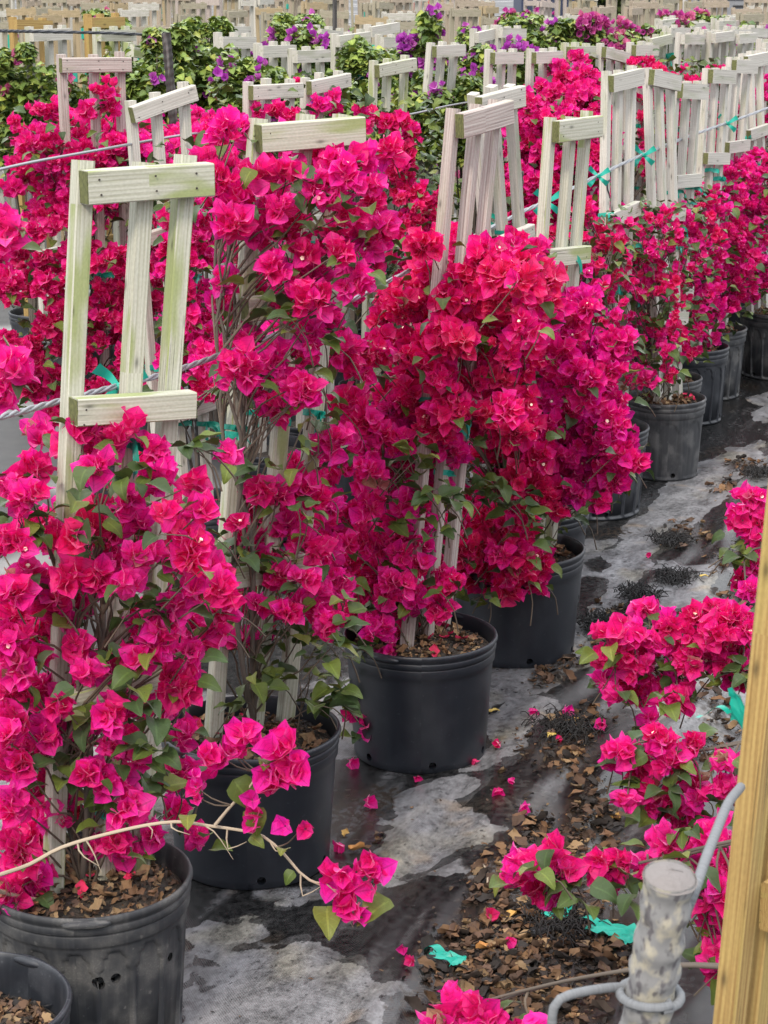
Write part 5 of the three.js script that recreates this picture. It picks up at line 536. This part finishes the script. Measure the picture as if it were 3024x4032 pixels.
// ------------------------------------------------------------------ litter on the walkway
{
  const f = rng(404), it = [[], [], []], ch = [];
  for (const [x, z, s, n] of D.litter) for (let k = 0; k < n * 1.25; k++) { const a = f() * 6.283, r = s * Math.sqrt(-2 * Math.log(1 - f() * .98)) * .62, X = x + Math.cos(a) * r, Z = z + Math.sin(a) * r * 1.9, c = BROWN[Math.floor(f() * 8)], q = rr(.5, 1.25, f); if (X * CA + Z * SA < -1.5) continue; if (f() < .55) it[k % 3].push({ m: mat4(X, D.H(X, Z) + .002, Z, rr(-.4, .4, f), f() * 6.3, rr(-.4, .4, f), .2 + 1.15 * Math.pow(f(), 2.2)), c: lin(c[0] * q, c[1] * q, c[2] * q) }); else ch.push({ m: mat4(X, D.H(X, Z) + .004, Z, rr(-.4, .4, f), f() * 6.3, rr(-.4, .4, f), rr(.2, .7, f)), c: lin(c[0] * q * .3, c[1] * q * .3, c[2] * q * .3) }); }
  for (let k = 0; k < 500; k++) { const a = rr(2, 9.5, f), b = rr(-1.5, -.1, f), [X, Z] = abToXZ(a, b), c = BROWN[Math.floor(f() * 8)]; ch.push({ m: mat4(X, D.H(X, Z) + .003, Z, 0, f() * 6.3, 0, rr(.15, .5, f)), c: lin(c[0] * .6, c[1] * .6, c[2] * .6) }); }
  it.forEach((l, k) => tag(stuff('leaf_litter', litterGeos[k], M.chip, scene, l), ['dry curled brown leaves strewn along the walkway', 'brown leaf litter scattered over the fabric', 'crumpled dead leaves along the right of the walkway'][k], 'leaf litter'));
  tag(stuff('debris', chipGeos[1], M.chip, scene, ch), 'dark bark crumbs and grit on the fabric', 'debris');
  const W = ['below the third pot', 'beside a black root tuft', 'at the edge of the brown litter', 'near the second pot', 'among dry leaves by the tape scraps', 'at the lower middle of the litter', 'upper edge of the large tuft', 'beside the dirt by the second pot', 'on the dirt next to the second pot base', 'in the upper right litter', 'close to the ribbed stake'];
  D.yellow.forEach(([x, z], k) => { const m = mesh('yellow_leaf', litterGeos[k % 3], new THREE.MeshStandardMaterial({ color: lin(.44 + .02 * (k % 3), .31 - .04 * (k % 3), .07), roughness: .7, side: THREE.DoubleSide }), scene); m.position.set(x, D.H(x, z) + .004, z); m.rotation.y = f() * 6; m.scale.setScalar(rr(.8, 1.2, f)); tag(m, 'fallen yellow leaf ' + W[k], 'leaf', 'yellow leaves on the walkway'); });
  D.fallen.forEach(([x, z], k) => { const m = mesh('fallen_bloom', k % 3 ? FL[k % 5] : FH[k % 10], BM[k % 2][k % 5], scene); m.position.set(x, D.H(x, z) + .012, z); m.rotation.set(1.2 + f(), f() * 6, f()); m.scale.setScalar(rr(.45, .95, f)); tag(m, 'single pink bract fallen on the dark walkway fabric', 'petal', 'fallen pink blooms on the walkway'); });
  const TLb = ['knotted teal tape scrap on the litter left of the ribbed stake', 'wide crumpled teal tape scrap beside the ribbed stake', 'small flat teal tape scrap at the lower edge of the litter', 'teal tape hanging beside the new wooden post'];
  D.tape.forEach(([x, z], k) => { const s = [.9, 1.3, .8, 1][k], g = grid(10, 8, (u, v) => [(u - .5) * .075 * s, .012 + .018 * Math.abs(fbm(u * 4 + k, v * 4, k, 2)) * 2, (v - .5) * .045 * s + .012 * Math.sin(u * 5)]), y = D.H(x, z); const tail = grid(8, 2, (u, v) => [.03 * s + u * .06 * s, .012 + .014 * Math.sin(u * 5), (v - .5) * .018 - .03 * u]); if (k === 3) { g.rotateX(1.2); g.scale(.5, .9, .5); tail.scale(.5, .5, .5); } const m = mesh('tape_scrap', mergeGeometries([g, tail]), M.tape, scene, k === 3 ? D.hang : [x, y, z]); m.rotation.y = f() * 3; tag(m, TLb[k], 'tape', 'teal tape scraps'); });
  const tl = ['large black root tuft in the middle of the walkway', 'black stringy tuft beside the pale upper walkway', 'black root tuft left of the long dense spray', 'thin black tuft above the long dense spray', 'black tuft at the right edge of the upper walkway', 'black tuft among the tape scraps', 'wide black root tuft between two pale patches'];
  D.tufts.forEach(([x, z], k) => { const parts = []; for (let q = 0; q < 300; q++) { const a = f() * 6.28, r = Math.pow(f(), 1.1) * .075 * (k ? .75 : 1.1), p = V(Math.cos(a) * r * 1.3, .006, Math.sin(a) * r * 1.6), d = V(rr(-1, 1, f), 0, rr(-1, 1, f)).multiplyScalar(rr(.012, .035, f)); parts.push(tube([p, p.clone().addScaledVector(d, .6).add(V(0, rr(.002, .02, f), 0)), p.clone().addScaledVector(d, 1.4).add(V(0, rr(-.002, .012, f), 0))], .0019, .0008, 4, 3)); } const m = mesh('root_tuft', mergeGeometries(parts), M.root, scene, [x, D.H(x, z), z]); tag(m, tl[k], 'roots', 'black root tufts'); });
  const st = D.stick; for (const [i, j, lab, mt] of [[0, 1, 'thin pale twig lying left of the tape scraps', M.palebark], [2, 3, 'dark rotten stick beside the tape scraps', M.blackwire]]) { const p = V(st[i][0], D.H(...st[i]) + .008, st[i][1]), q = V(st[j][0], D.H(...st[j]) + .008, st[j][1]); tag(mesh('stick', tube([p, p.clone().lerp(q, .4).add(V(.006, .004, 0)), q], i ? .008 : .0028, i ? .005 : .002, 8, 6), mt, scene), lab, 'stick'); }
}

// ------------------------------------------------------------------ close foreground at right: ribbed stake with rope, new yellow trellis
{
  const T = V(...D.front.stake), B = V(...D.front.stakeb), dir = T.clone().sub(B).normalize(), base = T.clone().addScaledVector(dir, -T.y / dir.y), L = T.distanceTo(base);
  const mt = tex(256, 1024, (x, y) => { const u = x / 256, v = y / 1024, n = fbm(Math.cos(u * 6.28) * 1.4, Math.sin(u * 6.28) * 1.4, v * 60, 4), m = fbm(Math.cos(u * 6.28) * 3 + 9, Math.sin(u * 6.28) * 3, v * 110, 3), d = fbm(Math.cos(u * 6.28) * 2.2 + 4, Math.sin(u * 6.28) * 2.2, v * 70 + 40, 3); const a = [.20, .20, .20], b = [.34, .315, .25], c = [.075, .068, .075]; const t = sst(-.05, .3, n), s = sst(.08, .26, d), q = sst(.12, .3, m); return [0, 1, 2].map((i) => ((a[i] * (1 - t) + b[i] * t) * (1 - .8 * s) + c[i] * .8 * s) * (1 - .25 * q)); });
  const r = .0205, g = grid(220, 40, (u, v) => { const a = v * 6.28319, y = u * L, k = 1 + .13 * Math.pow(.5 + .5 * Math.sin((L - y) / .034 * 6.283 + 1.4 + .9 * Math.sin(a + 9 * y) + 2 * noise.noise(y * 25, 2, 2)), 2) + .16 * fbm(Math.cos(a) * 1.3, y * 45, Math.sin(a) * 1.3, 3); return [Math.cos(a) * r * k, y, Math.sin(a) * r * k]; });
  const cap = grid(5, 40, (u, v) => { const a = v * 6.28319; return [Math.cos(a) * r * u * 1.16, L - .003 + .009 * (1 - u * u) + .0012 * noise.noise(u * 9, a * 2, 2), Math.sin(a) * r * u * 1.16]; });
  const t = thing('ribbed_stake', 'thick mottled grey ribbed stake close to the camera at the bottom right', 'stake', base.toArray(), undefined), q = new THREE.Quaternion().setFromUnitVectors(V(0, 1, 0), dir);
  const sm = new THREE.MeshStandardMaterial({ map: mt, roughness: .85, side: THREE.DoubleSide }); const a = mesh('shaft', g, sm, t); a.quaternion.copy(q); const c2 = mesh('cut_top', cap, new THREE.MeshStandardMaterial({ color: lin(.18, .165, .16), roughness: .9, side: THREE.DoubleSide, bumpMap: mt, bumpScale: .001 }), t); c2.quaternion.copy(q);
  const rope = new THREE.MeshStandardMaterial({ map: tex(64, 256, (x, y) => { const n = .5 + .8 * fbm(x / 5, y / 5, 3, 3), k = .10 + .11 * n; return [k * .95, k, k * 1.06]; }), roughness: .9, bumpMap: tex(64, 64, (x, y) => { const n = .5 + fbm(x / 4, y / 4, 6, 3); return [n, n, n]; }, false), bumpScale: .0008 }); rope.map.repeat.set(1, 8);
  const P = (x, y, z) => V(x, y, z); const up = T.clone();
  const strap = (name, label, pts, w) => tag(mesh(name, tube(pts, w, w, 40, 9), rope, scene), label, 'rope', 'grey cords on the foreground stake');
  const ring = []; for (let k = 0; k <= 14; k++) { const an = k / 14 * 6.6 + 1; const c = base.clone().addScaledVector(dir, L - .128 - .004 * k / 14); ring.push(c.add(V(Math.cos(an) * .027, 0, Math.sin(an) * .027))); }
  strap('cord', 'grey braided cord looped round the foreground stake and hanging at its left', [...D.cordend.map((p) => V(...p)), V(...D.cord[2]), V(...D.cord[1]), V(...D.cord[0]), ...ring], .0042);
  strap('cord', 'grey braided cord running up from the foreground stake to the new wooden post', D.cord.slice(3).map((p) => V(...p)), .0048);
}
{
  const A = V(...D.front.post), B = V(...D.front.postb), dir = A.clone().sub(B).normalize(), base = A.clone().addScaledVector(dir, -(A.y - .1) / dir.y), top = base.clone().addScaledVector(dir, 1.5);
  const t = thing('trellis', 'new yellow wooden trellis cut off by the right edge, close to the camera', 'trellis', base.toArray(), undefined), X = V(.62, 0, -.78).normalize(), Z = V(.78, 0, .62).normalize(), o = top.clone().sub(base);
  const off = [0, .05, .15]; off.forEach((s) => mesh('slat', beam(V(0, 0, 0).addScaledVector(X, s), o.clone().addScaledVector(X, s), .03, .026, X, true), M.wood_y, t));
  for (const h of [.03, .76]) { const c = o.clone().multiplyScalar(1 - h / 1.0 * .62).addScaledVector(Z, .0285); mesh('rail', beam(c.clone().addScaledVector(X, .012), c.clone().addScaledVector(X, .2), .028, .055, Z, true), M.wood_y, t); }
}
// ------------------------------------------------------------------ beyond the field
{
  const paint = new THREE.MeshPhysicalMaterial({ color: lin(.30, .31, .33), roughness: .35, metalness: .5, clearcoat: .6 }), dk = new THREE.MeshStandardMaterial({ color: lin(.02, .02, .022), roughness: .4 }), glass = new THREE.MeshPhysicalMaterial({ color: lin(.03, .035, .04), roughness: .08, clearcoat: 1 });
  const car = thing('parked_car', 'silver grey car parked behind the field at the upper right', 'car', [6.0, 0, -36]);
  const s = new THREE.Shape(); s.moveTo(-2.2, .3); s.lineTo(-2.25, .75); s.quadraticCurveTo(-2.1, .92, -1.2, .98); s.quadraticCurveTo(-.6, 1.42, -.1, 1.45); s.lineTo(.7, 1.45); s.quadraticCurveTo(1.3, 1.38, 1.7, 1.02); s.lineTo(2.2, .95); s.lineTo(2.28, .4); s.lineTo(2.1, .28); s.lineTo(1.82, .28); s.absarc(1.42, .32, .38, 0, Math.PI, false); s.lineTo(-1.02, .28); s.absarc(-1.4, .32, .38, 0, Math.PI, false); s.closePath();
  const bg = new THREE.ExtrudeGeometry(s, { depth: 1.6, bevelEnabled: true, bevelSize: .06, bevelThickness: .08, bevelSegments: 3, curveSegments: 10 }); bg.translate(0, 0, -.8); mesh('body', bg, paint, car);
  for (const x of [-1.4, 1.42]) for (const z of [-.75, .75]) { const w = new THREE.CylinderGeometry(.32, .32, .22, 24); w.rotateX(Math.PI / 2); const m = mesh('wheel', w, dk, car, [x, .32, z]); const h = new THREE.CylinderGeometry(.2, .2, .23, 12); h.rotateX(Math.PI / 2); mesh('rim', h, paint, m); }
  for (const [x0, x1] of [[-.85, -.02], [.05, .95]]) { const q = new THREE.Shape(); q.moveTo(x0, 1.0); q.lineTo(x1, 1.0); q.lineTo(x1 * .85, 1.38); q.lineTo(x0 * .55, 1.38); const wg = new THREE.ExtrudeGeometry(q, { depth: .02, bevelEnabled: false }); wg.translate(0, 0, .875); mesh('window', wg, glass, car); }
  for (const x of [-.15, .85]) { const h = new THREE.BoxGeometry(.2, .035, .03); mesh('door_handle', h, dk, car, [x, .9, .89]); } for (const x of [-.95, 0, .98]) mesh('door_seam', new THREE.BoxGeometry(.012, .55, .01), dk, car, [x, .66, .882]);
  const boxThing = (name, label, cat, pos, w, h, d, col, rib) => { const m = new THREE.MeshStandardMaterial({ color: lin(...col), roughness: .6 }), t = thing(name, label, cat, pos); mesh('body', (() => { const g = new THREE.BoxGeometry(w, h, d); g.translate(0, h / 2, 0); return g; })(), m, t); for (let k = 0; k < rib; k++) mesh('rib', (() => { const g = new THREE.BoxGeometry(.05, h * .94, .04); g.translate(-w / 2 + (k + .5) * w / rib, h / 2, d / 2 + .018); return g; })(), m, t); return t; };
  boxThing('storage_container', 'dark blue storage container behind the field, top centre right', 'container', [2.55, 0, -34], .85, 2.2, 2, [.02, .03, .07], 7);
  boxThing('wooden_crate', 'tall orange-brown wooden crate beside the dark blue container', 'crate', [3.12, 0, -33.6], .2, 1.4, .6, [.35, .17, .06], 2);
  boxThing('red_panel', 'low red panel at the top edge behind the far trellises', 'panel', [.62, 0, -34], .7, 1.2, .2, [.42, .05, .03], 3);
  boxThing('pallet_stack', 'pale stack of pallets left of the grey car', 'pallets', [4.55, 0, -34.2], .45, 1.05, .8, [.42, .4, .38], 3);
  const tree = (label, x, z, w, h, seed) => { const f = rng(seed), t = thing('tree', label, 'tree', [x, 0, z], 'dark trees behind the field'), it = []; mesh('trunk', tube([V(0, -.02, 0), V(.05, h * .3, 0), V(-.05, h * .6, .05), V(0, h * .9, 0)], .12, .03, 8, 7), M.bark, t); for (let k = 0; k < 2200; k++) { const d = V(rr(-1, 1, f), rr(-1, 1, f), rr(-1, 1, f)).normalize().multiplyScalar(Math.pow(f(), .4)); const c = GREEN[Math.floor(f() * 3)]; it.push({ m: mat4(d.x * w * (1 + .3 * noise.noise(d.x * 3, d.y * 3, seed)), h * .55 + d.y * h * .5, d.z * w, rr(-1, 1, f), f() * 6.3, rr(-1, 1, f), rr(2, 3.4, f)), c: lin(c[0] * .8, c[1] * .8, c[2] * .8) }); } stuff('crown', LL[0], leafWhite, t, it); };
  tree('dark tree between the wooden crate and the pale pallets', 3.75, -35, .75, 3.4, 5); tree('second dark tree just left of the pale pallets', 4.3, -36.5, .7, 3.2, 8); tree('dark leafy tree at the top right corner', 6.35, -30, .75, 3.2, 6);
}
renderer.render(scene, camera);
